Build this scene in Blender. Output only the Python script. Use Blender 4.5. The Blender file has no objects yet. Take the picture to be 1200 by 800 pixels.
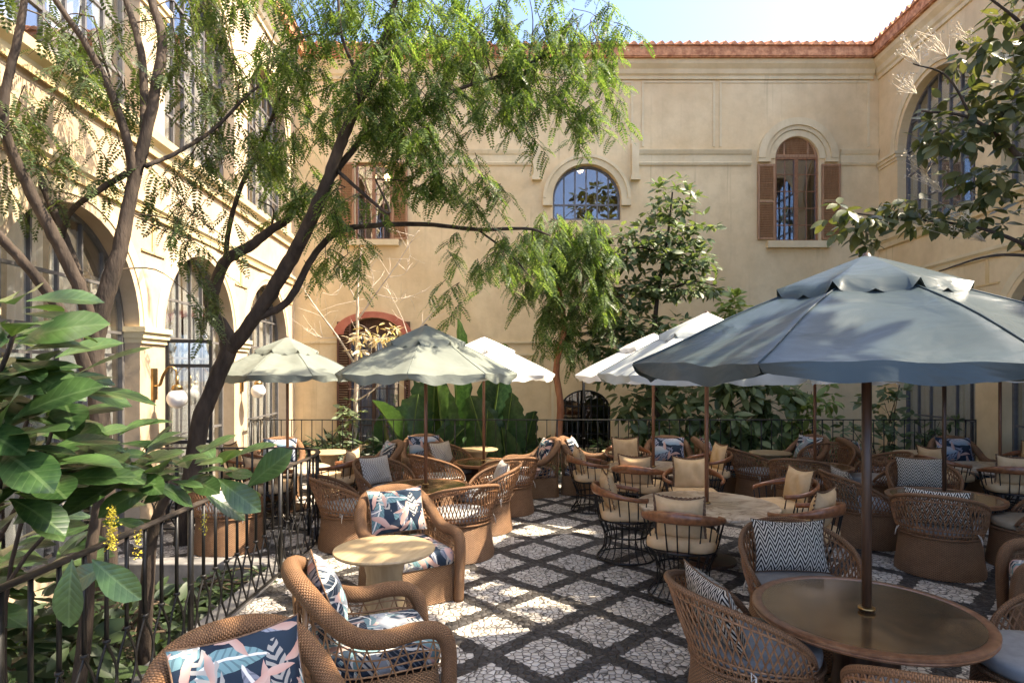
import bpy, bmesh, math, random
import numpy as np
from mathutils import Vector, Matrix
R = math.radians
rng = np.random.default_rng(7)
random.seed(7)
C = bpy.context.scene.collection
scene = bpy.context.scene

# ------------------------------------------------------------------ camera, sky, sun, exposure
CAM_H, FOC, HOR = 2.2, 740.0, 434.0
cam_data = bpy.data.cameras.new('camera'); cam = bpy.data.objects.new('camera', cam_data); C.objects.link(cam)
cam.location = (0, 0, CAM_H); cam.rotation_euler = (R(90), 0, 0)
cam_data.sensor_width = 36; cam_data.sensor_fit = 'HORIZONTAL'; cam_data.lens = 36 * FOC / 1200
cam_data.shift_y = (HOR - 400) / 1200; cam_data.clip_start = 0.05; cam_data.clip_end = 2000
scene.camera = cam
SUN_EL, SUN_AZ = R(54), R(-2)          # azimuth counted from +X towards +Y
world = bpy.data.worlds.new('World'); scene.world = world; world.use_nodes = True
wn = world.node_tree.nodes; wl = world.node_tree.links
for n in list(wn): wn.remove(n)
wo = wn.new('ShaderNodeOutputWorld'); wb = wn.new('ShaderNodeBackground'); sky = wn.new('ShaderNodeTexSky')
sky.sky_type = 'NISHITA'; sky.sun_disc = False; sky.sun_elevation = SUN_EL; sky.sun_rotation = R(90) - SUN_AZ
sky.air_density = 0.33; sky.dust_density = 1.8; sky.ozone_density = 8.0
wb.inputs['Strength'].default_value = 0.15
wt = wn.new('ShaderNodeMix'); wt.data_type = 'RGBA'; wt.blend_type = 'MULTIPLY'; wt.inputs[0].default_value = 1.0
wt.inputs[7].default_value = (1.13, 1.0, 0.80, 1)               # the photograph's warm white balance
wl.new(sky.outputs[0], wt.inputs[6]); wl.new(wt.outputs[2], wb.inputs[0]); wl.new(wb.outputs[0], wo.inputs[0])
sl = bpy.data.lights.new('sun', 'SUN'); so = bpy.data.objects.new('sun', sl); C.objects.link(so)
sl.energy = 2.2; sl.angle = R(0.6); sl.color = (1.0, 0.86, 0.66)
sdir = Vector((math.cos(SUN_EL) * math.cos(SUN_AZ), math.cos(SUN_EL) * math.sin(SUN_AZ), math.sin(SUN_EL)))
so.rotation_euler = (-sdir).to_track_quat('-Z', 'Y').to_euler(); so.location = (30, 0, 40)
vs = scene.view_settings
vs.view_transform = 'Standard'; vs.look = 'None'; vs.gamma = 1; vs.exposure = 3.0; vs.use_curve_mapping = False
scene.cycles.max_bounces = 8; scene.cycles.diffuse_bounces = 5; scene.cycles.glossy_bounces = 3
scene.cycles.transparent_max_bounces = 12; scene.cycles.transmission_bounces = 4
scene.cycles.sample_clamp_indirect = 6; scene.cycles.caustics_reflective = False; scene.cycles.caustics_refractive = False
scene.cycles.use_denoising = True

# ------------------------------------------------------------------ measuring helpers (photo at 1200 x 800)
def at(px, py, z=0.0):
    d = FOC * (CAM_H - z) / (py - HOR)
    return ((px - 600) * d / FOC, d, z)
def at_d(px, py, d):
    return np.array(((px - 600) * d / FOC, d, CAM_H - (py - HOR) * d / FOC))

# ------------------------------------------------------------------ material helpers
class NT:
    def __init__(s, name):
        s.m = bpy.data.materials.new(name); s.m.use_nodes = True
        s.t = s.m.node_tree; s.n = s.t.nodes; s.l = s.t.links
        for x in list(s.n): s.n.remove(x)
        s.out = s.n.new('ShaderNodeOutputMaterial')
        s.p = s.n.new('ShaderNodeBsdfPrincipled'); s.l.new(s.p.outputs[0], s.out.inputs[0])
        s.m.cycles.use_displacement = False if hasattr(s.m.cycles, 'use_displacement') else None
    def link(s, a, b): s.l.new(a, b)
    def set(s, sock, v):
        if isinstance(v, bpy.types.NodeSocket): s.l.new(v, sock)
        elif v is not None: sock.default_value = v
    def coord(s, kind='Object'): return s.n.new('ShaderNodeTexCoord').outputs[kind]
    def math(s, op, a, b=None, c=None, clamp=False):
        n = s.n.new('ShaderNodeMath'); n.operation = op; n.use_clamp = clamp
        s.set(n.inputs[0], a); s.set(n.inputs[1], b)
        if c is not None: s.set(n.inputs[2], c)
        return n.outputs[0]
    def sep(s, v):
        n = s.n.new('ShaderNodeSeparateXYZ'); s.set(n.inputs[0], v); return n.outputs
    def comb(s, x, y, z=0.0):
        n = s.n.new('ShaderNodeCombineXYZ'); s.set(n.inputs[0], x); s.set(n.inputs[1], y); s.set(n.inputs[2], z); return n.outputs[0]
    def mapping(s, v, scale=(1, 1, 1), rot=(0, 0, 0), loc=(0, 0, 0)):
        n = s.n.new('ShaderNodeMapping'); s.set(n.inputs[0], v)
        n.inputs['Scale'].default_value = scale; n.inputs['Rotation'].default_value = rot; n.inputs['Location'].default_value = loc
        return n.outputs[0]
    def noise(s, v, scale, detail=4, rough=0.55, dist=0.0, out='Fac'):
        n = s.n.new('ShaderNodeTexNoise'); s.set(n.inputs['Vector'], v); n.inputs['Scale'].default_value = scale
        n.inputs['Detail'].default_value = detail; n.inputs['Roughness'].default_value = rough; n.inputs['Distortion'].default_value = dist
        return n.outputs[out]
    def voronoi(s, v, scale, feature='F1', rnd=1.0):
        n = s.n.new('ShaderNodeTexVoronoi'); n.feature = feature; s.set(n.inputs['Vector'], v)
        n.inputs['Scale'].default_value = scale; n.inputs['Randomness'].default_value = rnd
        return n.outputs
    def ramp(s, f, stops, interp='LINEAR'):
        n = s.n.new('ShaderNodeValToRGB'); cr = n.color_ramp; cr.interpolation = interp
        while len(cr.elements) < len(stops): cr.elements.new(0.5)
        for e, (p, c) in zip(cr.elements, stops): e.position = p; e.color = (*c, 1) if len(c) == 3 else c
        s.set(n.inputs[0], f); return n.outputs[0]
    def mix(s, f, a, b, mode='MIX'):
        n = s.n.new('ShaderNodeMix'); n.data_type = 'RGBA'; n.blend_type = mode
        s.set(n.inputs[0], f); s.set(n.inputs[6], col(a)); s.set(n.inputs[7], col(b)); return n.outputs[2]
    def bump(s, h, strength=0.3, dist=0.01, normal=None):
        n = s.n.new('ShaderNodeBump'); s.set(n.inputs['Height'], h); n.inputs['Strength'].default_value = strength
        n.inputs['Distance'].default_value = dist; s.set(n.inputs['Normal'], normal)
        s.l.new(n.outputs[0], s.p.inputs['Normal']); return n.outputs[0]
    def base(s, v): s.set(s.p.inputs['Base Color'], col(v))
    def rough(s, v): s.set(s.p.inputs['Roughness'], v)
    def spec(s, v): s.p.inputs['Specular IOR Level'].default_value = v
def col(v):
    if isinstance(v, (tuple, list)) and len(v) == 3: return (*v, 1)
    return v
MATS = {}
def noisy(name, c1, c2, scale=6, rough=0.7, bump=0.0, bscale=40, bdist=0.004, detail=5, spec=0.35, stretch=(1, 1, 1), metallic=0, lo=.35, hi=.65):
    t = NT(name); o = t.mapping(t.coord(), scale=stretch)
    t.base(t.ramp(t.noise(o, scale, detail), [(lo, c1), (hi, c2)]))
    t.rough(rough); t.spec(spec); t.p.inputs['Metallic'].default_value = metallic
    if bump: t.bump(t.noise(o, bscale, 4), bump, bdist)
    MATS[name] = t.m; return t

# stucco of the three wings
def stucco(name, a, b, stain):
    t = NT(name); o = t.coord()
    n1 = t.noise(o, 0.7, 6, .6, .4); n2 = t.noise(o, 3.2, 6, .65); n3 = t.noise(t.mapping(o, scale=(1.6, 1.6, .35)), 1.1, 5, .6)
    c = t.ramp(n1, [(.34, a), (.66, b)])
    c = t.mix(t.math('MULTIPLY', t.ramp(n3, [(.5, (0, 0, 0)), (.72, (1, 1, 1))]), .55), c, stain)
    c = t.mix(t.math('MULTIPLY', t.ramp(n2, [(.42, (0, 0, 0)), (.75, (1, 1, 1))]), .42), c, tuple(x * .72 for x in a))
    st = t.noise(t.mapping(o, scale=(7, 7, .22)), 1.0, 3, .6); ms = t.math('MULTIPLY', t.ramp(st, [(.60, (0, 0, 0)), (.70, (1, 1, 1))]), t.ramp(n1, [(.45, (0, 0, 0)), (.6, (1, 1, 1))]))
    c = t.mix(t.math('MULTIPLY', ms, .45), c, tuple(x * .62 for x in a))
    t.base(c); t.rough(.92); t.spec(.2)
    h = t.math('ADD', t.noise(o, 9, 5, .6), t.math('MULTIPLY', t.noise(o, 70, 3), .25))
    t.bump(h, .35, .012); MATS[name] = t.m
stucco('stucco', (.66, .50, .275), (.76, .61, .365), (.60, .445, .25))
stucco('stucco_left', (.49, .37, .245), (.58, .46, .32), (.44, .325, .205))  # toned darker than the other wings to offset the full sun on it
stucco('moulding', (.65, .525, .31), (.73, .62, .395), (.54, .42, .24))
noisy('ochre_line', (.60, .42, .18), (.66, .49, .25), 3, .85)
noisy('terracotta', (.30, .12, .055), (.62, .31, .15), 9, .85, .3, 30, .006)
noisy('red_awning', (.42, .13, .08), (.50, .18, .11), 3, .8, .1)
noisy('shutter_wood', (.28, .15, .075), (.40, .235, .125), 7, .6, .2, 60, .002, stretch=(4, 4, .6))
noisy('dark_shutter', (.085, .04, .025), (.14, .065, .04), 7, .6, .2, 60, .002, stretch=(4, 4, .6))
noisy('black_steel', (.006, .0056, .0052), (.013, .012, .011), 15, .42, .1, 80, .001, spec=.4)
noisy('grey_steel', (.10, .095, .09), (.15, .14, .135), 8, .45, spec=.5)
noisy('rail_top', (.022, .018, .015), (.055, .043, .034), 12, .5, .1, 60, .001)
noisy('umbrella_wood', (.13, .05, .022), (.20, .085, .04), 10, .38, .08, 90, .001, stretch=(8, 8, .6), spec=.5)
noisy('dark_wood', (.035, .017, .009), (.07, .034, .018), 8, .4, .1, 60, .001, stretch=(6, 6, .6), spec=.5)
noisy('rim_wood', (.19, .085, .04), (.31, .15, .072), 9, .3, .1, 60, .001, stretch=(2, 2, 2), spec=.5)
noisy('bent_wood', (.15, .055, .022), (.27, .11, .044), 10, .28, .08, 70, .001, stretch=(2, 2, 2), spec=.5)
noisy('ash_wood', (.37, .265, .14), (.47, .355, .20), 3.5, .42, .06, 60, .001, stretch=(1, 9, 1), spec=.45)
noisy('bark', (.022, .016, .012), (.085, .062, .045), 9, .9, .9, 26, .02, stretch=(1, 1, .3), lo=.3, hi=.75)
noisy('pale_bark', (.38, .31, .24), (.56, .48, .39), 9, .9, .4, 30, .006, stretch=(1, 1, .4))
noisy('red_bark', (.22, .085, .04), (.36, .17, .085), 9, .9, .5, 30, .008, stretch=(1, 1, .3))
noisy('twig', (.05, .035, .022), (.10, .072, .045), 9, .9)
noisy('stone_kerb', (.13, .125, .12), (.22, .21, .20), 6, .85, .3, 60, .003)
noisy('soil', (.020, .014, .009), (.05, .035, .023), 6, 1, .7, 14, .03)
noisy('ground', (.10, .085, .065), (.16, .135, .10), 2, 1, .3, 20, .01)
noisy('brass', (.30, .19, .075), (.42, .28, .12), 9, .35, metallic=1, spec=.5)
noisy('opal', (.86, .84, .80), (.9, .88, .85), 3, .25, spec=.5)
noisy('curtain', (.70, .68, .66), (.78, .77, .75), 2, .9)
noisy('room', (.10, .085, .075), (.15, .125, .105), 1, .95)
noisy('warm_room', (.16, .10, .07), (.24, .15, .10), 1, .95)
noisy('blue_curtain', (.26, .28, .38), (.36, .38, .48), 3, .9)
noisy('grey_cushion', (.27, .27, .265), (.33, .33, .325), 14, .85, .25, 420, .001)
noisy('dim_cushion', (.30, .25, .18), (.36, .30, .22), 14, .85, .25, 420, .001)
noisy('beige_fabric', (.50, .345, .18), (.58, .41, .235), 10, .85, .3, 380, .001)
noisy('piping', (.12, .07, .04), (.20, .12, .07), 40, .85)
noisy('tie_fabric', (.55, .5, .42), (.62, .57, .5), 20, .9)
noisy('dry_flower', (.62, .52, .38), (.74, .66, .52), 12, .9)
noisy('yellow_flower', (.62, .48, .03), (.75, .62, .08), 30, .7)
def emis(name, c, s):
    t = NT(name); t.base(c); t.p.inputs['Emission Color'].default_value = (*c, 1); t.p.inputs['Emission Strength'].default_value = s; MATS[name] = t.m
emis('bulb', (1.0, .62, .28), 6)
def glass(name, tint, lo, hi):
    t = NT(name); t.n.remove(t.p)
    tr = t.n.new('ShaderNodeBsdfTransparent'); tr.inputs[0].default_value = (*tint, 1)
    gl = t.n.new('ShaderNodeBsdfGlossy'); gl.inputs['Roughness'].default_value = .015; gl.inputs[0].default_value = (.95, .97, 1, 1)
    lw = t.n.new('ShaderNodeLayerWeight'); lw.inputs[0].default_value = .35
    f = t.math('MULTIPLY_ADD', lw.outputs['Facing'], hi - lo, lo, clamp=True)
    nb = t.n.new('ShaderNodeBump'); nb.inputs['Strength'].default_value = .05; nb.inputs['Distance'].default_value = .02
    t.link(t.noise(t.coord(), 1.7, 2), nb.inputs['Height']); t.link(nb.outputs[0], gl.inputs['Normal'])
    mx = t.n.new('ShaderNodeMixShader'); t.link(f, mx.inputs[0]); t.link(tr.outputs[0], mx.inputs[1]); t.link(gl.outputs[0], mx.inputs[2])
    t.link(mx.outputs[0], t.out.inputs[0]); MATS[name] = t.m
glass('glass', (.92, .93, .92), .14, .5)
glass('bright_glass', (.8, .82, .82), .30, .7)
glass('sky_glass', (.8, .8, .78), .12, .5)

def weave(name, dark, mid, light, p=.022, q=.0075, bdist=.006, rough=.5):
    t = NT(name); uv = t.coord('UV'); x, y, _ = t.sep(uv)
    v = t.math('DIVIDE', y, q); row = t.math('FLOOR', v); fv = t.math('SUBTRACT', v, row)
    par = t.math('MULTIPLY', t.math('MODULO', t.math('ABSOLUTE', row), 2), .5)
    u = t.math('ADD', t.math('DIVIDE', x, p), par); fu = t.math('FRACT', u)
    h = t.math('MULTIPLY', t.math('POWER', t.math('SINE', t.math('MULTIPLY', fu, math.pi)), .6),
               t.math('POWER', t.math('SINE', t.math('MULTIPLY', fv, math.pi)), .6))
    n = t.noise(t.coord(), 5, 4); n2 = t.noise(t.comb(t.math('FLOOR', u), row), 1.7, 2)
    nn = t.math('MULTIPLY_ADD', n2, .5, t.math('MULTIPLY', n, .5))
    c = t.ramp(nn, [(.32, mid), (.68, light)])
    c = t.mix(t.math('POWER', t.math('SUBTRACT', 1, h, clamp=True), 1.6), c, dark)
    t.base(c); t.rough(rough); t.spec(.4); t.bump(h, .85, bdist); MATS[name] = t.m
weave('wicker_honey', (.022, .010, .004), (.27, .138, .062), (.43, .245, .12), p=.030, q=.0105, bdist=.011)
weave('wicker_brown', (.020, .009, .004), (.27, .135, .060), (.43, .235, .115), p=.034, q=.0115, bdist=.012)
weave('wrap_honey', (.06, .028, .012), (.20, .098, .042), (.32, .168, .075), p=.020, q=.010, bdist=.007)
weave('wrap_brown', (.05, .022, .01), (.21, .10, .042), (.33, .17, .078), p=.03, q=.010, bdist=.006)
noisy('cane', (.18, .083, .036), (.31, .16, .074), 20, .45, .1, 80, .001, spec=.45)
noisy('cane_honey', (.22, .115, .05), (.36, .20, .095), 20, .45, .1, 80, .001, spec=.45)

# fabrics
def chevron(name, a, b, px=.058, py=.03, amp=.055):
    t = NT(name); x, y, _ = t.sep(t.coord('UV'))
    w = t.noise(t.coord('UV'), 18, 2)
    tri = t.math('ABSOLUTE', t.math('SUBTRACT', t.math('FRACT', t.math('DIVIDE', x, px)), .5))
    v = t.math('ADD', t.math('DIVIDE', t.math('MULTIPLY_ADD', tri, amp * 2, y), py), t.math('MULTIPLY', w, .25))
    m = t.math('GREATER_THAN', t.math('FRACT', v), .52)
    th = t.math('MULTIPLY_ADD', t.noise(t.coord('UV'), 160, 2), .35, .8)
    c = t.mix(m, a, b); c = t.mix(1.0, c, t.comb(th, th, th), 'MULTIPLY')
    t.base(c); t.rough(.9); t.spec(.15); t.bump(t.noise(t.coord('UV'), 260, 2), .3, .002); MATS[name] = t.m
chevron('chevron', (.022, .019, .017), (.62, .57, .48), .078, .046, .085)
def net(name, a, b, s=.034):
    t = NT(name); x, y, _ = t.sep(t.coord('UV'))
    u = t.math('DIVIDE', t.math('ADD', x, t.math('MULTIPLY', y, .6)), s); v = t.math('DIVIDE', t.math('SUBTRACT', x, t.math('MULTIPLY', y, .6)), s)
    m = t.math('MINIMUM', t.math('ABSOLUTE', t.math('SUBTRACT', t.math('FRACT', u), .5)), t.math('ABSOLUTE', t.math('SUBTRACT', t.math('FRACT', v), .5)))
    t.base(t.mix(t.math('GREATER_THAN', m, .10), b, a)); t.rough(.9); t.spec(.15)
    t.bump(t.noise(t.coord('UV'), 260, 2), .3, .002); MATS[name] = t.m
net('net_fabric', (.60, .56, .50), (.20, .16, .13))
def floral(name, base, layers):
    """layers of leaf and petal shapes, one a Voronoi cell, each turned its own way"""
    t = NT(name); uv = t.coord('UV')
    n = t.n.new('ShaderNodeMix'); n.data_type = 'VECTOR'; n.inputs[0].default_value = .05
    t.link(uv, n.inputs[4]); t.link(t.noise(uv, 7, 2, .5, 0, 'Color'), n.inputs[5]); q0 = n.outputs[1]
    nb = t.noise(uv, 3.5, 2); c = t.ramp(nb, [(.46, base[0]), (.5, base[1])])
    for k, (sc, off, l, w, colr, kind) in enumerate(layers):
        q = t.mapping(q0, scale=(sc, sc, 0), loc=(off, off * .7, 0)); vo = t.voronoi(q, 1.0, rnd=.8)
        d = t.n.new('ShaderNodeVectorMath'); d.operation = 'SUBTRACT'; t.link(q, d.inputs[0]); t.link(vo['Position'], d.inputs[1])
        dx, dy, _ = t.sep(d.outputs[0]); r, g, b = t.sep(vo['Color']); an = t.math('MULTIPLY', r, 6.283)
        ca, sa = t.math('COSINE', an), t.math('SINE', an)
        x = t.math('ADD', t.math('MULTIPLY', dx, ca), t.math('MULTIPLY', dy, sa)); y = t.math('SUBTRACT', t.math('MULTIPLY', dy, ca), t.math('MULTIPLY', dx, sa))
        y = t.math('ADD', y, t.math('MULTIPLY', t.math('MULTIPLY', x, x), .35)); ay = t.math('ABSOLUTE', y); xl = t.math('DIVIDE', x, l)
        m = t.math('LESS_THAN', ay, t.math('MULTIPLY', t.math('SUBTRACT', 1, t.math('MULTIPLY', xl, xl)), w))
        if kind == 'palm': m = t.math('MULTIPLY', m, t.math('GREATER_THAN', t.math('SINE', t.math('MULTIPLY', t.math('SUBTRACT', x, t.math('MULTIPLY', ay, .9)), 46 / 1.0)), -.25))
        cc = t.mix(t.math('MULTIPLY', b, .6), colr, tuple(q_ * .45 for q_ in colr))
        if kind == 'vein':
            s = t.math('SINE', t.math('MULTIPLY', t.math('SUBTRACT', x, t.math('MULTIPLY', ay, .8)), 60)); cc = t.mix(t.math('MULTIPLY', t.math('GREATER_THAN', s, .6), .4), cc, base[0]); cc = t.mix(t.math('LESS_THAN', ay, .02), cc, (.7, .68, .62))
        if kind == 'fade': cc = t.mix(t.math('MULTIPLY_ADD', y, 1.6, .3, True), cc, (.60, .53, .48))
        c = t.mix(m, c, cc)
    t.base(c); t.rough(.85); t.spec(.2); t.bump(t.noise(uv, 220, 2), .25, .002); MATS[name] = t.m
NAVY = ((.012, .020, .038), (.020, .034, .055)); TEAL = (.19, .33, .35); WHITE = (.46, .44, .40); PINK = (.52, .27, .21); SLATE = (.28, .30, .36)
floral('floral', NAVY, [(3.0, .3, .55, .17, TEAL, 'vein'), (3.3, 2.1, .52, .13, SLATE, 'vein'), (3.7, 5.3, .50, .10, PINK, 'fade'), (3.1, 7.7, .50, .17, WHITE, 'palm'), (5.0, 9.1, .45, .09, PINK, 'fade')])
floral('floral_pale', ((.27, .28, .31), (.022, .035, .055)), [(3.0, 1.3, .60, .30, (.50, .49, .45), 'palm'), (3.4, 3.1, .58, .24, (.34, .38, .42), 'vein'), (3.8, 6.3, .56, .18, PINK, 'fade'), (4.2, 8.2, .56, .16, TEAL, 'vein'), (3.2, 4.4, .5, .2, NAVY[1], 'vein')])
floral('floral_blue', NAVY, [(2.4, 4.3, .58, .30, (.26, .29, .38), 'palm'), (2.9, 2.6, .56, .22, (.24, .36, .46), 'fade'), (3.6, 5.9, .56, .20, SLATE, 'palm'), (4.6, 8.8, .45, .10, PINK, 'fade')])

# canopies
def canvas(name, c1, c2, transl=.25, rough=.75, sheen=0.0):
    t = NT(name); o = t.coord()
    c = t.ramp(t.noise(o, 1.6, 6, .6), [(.35, c1), (.65, c2)])
    t.base(c); t.rough(rough); t.spec(.3)
    h = t.math('ADD', t.noise(t.mapping(o, scale=(1, 1, 2.5)), 2.3, 3, .5, .6), t.math('MULTIPLY', t.noise(o, 300, 2), .02))
    t.bump(h, .5, .05)
    tr = t.n.new('ShaderNodeBsdfTranslucent'); t.link(c, tr.inputs[0])
    mx = t.n.new('ShaderNodeMixShader'); mx.inputs[0].default_value = transl
    t.link(t.p.outputs[0], mx.inputs[1]); t.link(tr.outputs[0], mx.inputs[2]); t.link(mx.outputs[0], t.out.inputs[0]); MATS[name] = t.m
canvas('canvas_sage', (.185, .205, .175), (.24, .265, .23))
canvas('canvas_sky_toned', (.038, .055, .062), (.052, .072, .080), .08, .34)  # sage cloth with the sky's blue reflection put into its colour
canvas('canvas_white', (.64, .625, .58), (.74, .725, .68))
canvas('canvas_pale', (.42, .45, .43), (.50, .53, .51))

# foliage
def leaf(name, c1, c2, transl=.35, rough=.45, veins=False, tcol=None, spec=.4):
    t = NT(name); g = t.n.new('ShaderNodeNewGeometry')
    c = t.ramp(g.outputs['Random Per Island'], [(.05, c1), (.95, c2)])
    if veins:
        x, y, _ = t.sep(t.coord('UV')); ax = t.math('ABSOLUTE', x)
        mid = t.math('LESS_THAN', ax, .035)
        sv = t.math('ABSOLUTE', t.math('SUBTRACT', t.math('FRACT', t.math('MULTIPLY', t.math('SUBTRACT', y, t.math('MULTIPLY', ax, .45)), 9)), .5))
        vein = t.math('MAXIMUM', mid, t.math('MULTIPLY', t.math('LESS_THAN', sv, .045), .6))
        c = t.mix(t.math('MULTIPLY', t.ramp(t.noise(t.coord(), 14, 3), [(.45, (0, 0, 0)), (.7, (1, 1, 1))]), .35), c, tuple(min(1, q * 1.9) for q in c2))
        c = t.mix(t.math('MULTIPLY', vein, .34), c, (.12, .18, .07))
        t.bump(t.math('ADD', t.math('MULTIPLY', t.math('SMOOTH_MIN', sv, .25, .3), .9), t.math('MULTIPLY', t.math('MINIMUM', ax, .15), 4)), .28, .01)
    t.base(c); t.rough(rough); t.spec(spec)
    tr = t.n.new('ShaderNodeBsdfTranslucent'); t.set(tr.inputs[0], col(tcol) if tcol else t.mix(1.0, c, (1.9, 1.8, .8), 'MULTIPLY'))
    mx = t.n.new('ShaderNodeMixShader'); mx.inputs[0].default_value = transl
    t.link(t.p.outputs[0], mx.inputs[1]); t.link(tr.outputs[0], mx.inputs[2]); t.link(mx.outputs[0], t.out.inputs[0]); MATS[name] = t.m
leaf('leaf_feather', (.035, .075, .020), (.13, .19, .055), .5)
leaf('leaf_feather_dark', (.030, .055, .020), (.09, .125, .045), .4)
leaf('leaf_layer', (.042, .075, .030), (.145, .19, .085), .3)
leaf('leaf_hedge', (.060, .10, .040), (.19, .24, .11), .3)  # lighter copy of the layered-tree leaf, making up for poor light on the hedge
leaf('leaf_lime', (.13, .20, .05), (.26, .33, .12), .4)
leaf('leaf_big', (.012, .034, .009), (.050, .095, .026), .18, .33, True, spec=.6)
leaf('leaf_banana', (.013, .042, .018), (.055, .105, .042), .25, .33, True, spec=.6)
leaf('leaf_dark', (.018, .036, .012), (.048, .075, .027), .25)
leaf('leaf_pale', (.09, .13, .06), (.20, .24, .13), .35)
leaf('leaf_over', (.035, .052, .018), (.13, .14, .055), .3, .4)
leaf('leaf_dry', (.42, .33, .20), (.60, .52, .37), .3)

# marble and bronze
t = NT('marble'); o = t.coord()
wv = t.noise(o, 2.2, 8, .62, 1.6); v1 = t.math('ABSOLUTE', t.math('SUBTRACT', wv, .5))
c = t.ramp(v1, [(0, (.30, .20, .12)), (.035, (.54, .43, .31)), (.14, (.68, .59, .47)), (.4, (.76, .68, .56))])
t.base(c); t.rough(.28); t.spec(.5); MATS['marble'] = t.m
t = NT('bronze'); o = t.coord()
n1 = t.noise(o, 2.6, 7, .65, .8)
t.base(t.ramp(n1, [(.30, (.12, .072, .034)), (.5, (.25, .155, .075)), (.72, (.42, .28, .14))]))
t.rough(t.math('MULTIPLY_ADD', n1, .28, .06)); t.p.inputs['Metallic'].default_value = .65; t.spec(.6)
t.p.inputs['Coat Weight'].default_value = .5; t.p.inputs['Coat Roughness'].default_value = .10; MATS['bronze'] = t.m

# Portuguese paving: pale squares in a dark lattice, every cobble one tone
t = NT('paving'); o = t.coord(); S = 18.0
wob = t.noise(o, 5, 2, .5, 0, 'Color'); vm = t.n.new('ShaderNodeVectorMath'); vm.operation = 'MULTIPLY_ADD'
t.link(wob, vm.inputs[0]); vm.inputs[1].default_value = (.03, .03, 0); t.link(o, vm.inputs[2]); ow = vm.outputs[0]
flat = t.mapping(ow, scale=(1, 1, 0))
vf = t.voronoi(flat, S, rnd=.75); ve = t.voronoi(flat, S, 'DISTANCE_TO_EDGE', .75)['Distance']
dv = t.n.new('ShaderNodeVectorMath'); dv.operation = 'SCALE'; t.link(vf['Position'], dv.inputs[0]); dv.inputs['Scale'].default_value = 1.0
mxv = t.n.new('ShaderNodeMix'); mxv.data_type = 'VECTOR'; mxv.inputs[0].default_value = .45
t.link(o, mxv.inputs[4]); t.link(dv.outputs[0], mxv.inputs[5])
x, y, _ = t.sep(mxv.outputs[1])
u = t.math('DIVIDE', t.math('SUBTRACT', x, .288), .896); v = t.math('DIVIDE', t.math('SUBTRACT', y, 5.826), .946)
def cell(e): return t.math('ABSOLUTE', t.math('SUBTRACT', t.math('FRACT', t.math('ADD', e, 100.5)), .5))
m = t.math('MAXIMUM', cell(t.math('ADD', u, v)), cell(t.math('SUBTRACT', u, v)))
white = t.math('LESS_THAN', m, .380)
r_, g_, b_ = t.sep(vf['Color'])
pale = t.ramp(r_, [(0, (.42, .375, .315)), (.5, (.58, .53, .46)), (1, (.72, .67, .59))])
dark = t.ramp(r_, [(0, (.022, .020, .019)), (.6, (.045, .041, .038)), (1, (.085, .077, .072))])
big = t.noise(o, 1.2, 5, .6)
pale = t.mix(t.math('MULTIPLY', t.ramp(big, [(.35, (0, 0, 0)), (.7, (1, 1, 1))]), .45), pale, (.38, .33, .27))
c = t.mix(white, dark, pale)
grout = t.ramp(ve, [(0, (1, 1, 1)), (.03, (.75, .75, .75)), (.085, (0, 0, 0))])
c = t.mix(grout, c, (.030, .024, .019))
t.base(c); t.rough(t.math('MULTIPLY_ADD', t.noise(o, 9, 3), .4, .38)); t.spec(.4)
h = t.math('ADD', t.math('MULTIPLY', t.ramp(ve, [(0, (0, 0, 0)), (.16, (.8, .8, .8)), (.45, (1, 1, 1))]), 1.0),
           t.math('ADD', t.math('MULTIPLY', g_, .35), t.math('MULTIPLY', t.noise(o, 60, 3), .18)))
t.bump(h, .8, .016); MATS['paving'] = t.m

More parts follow.
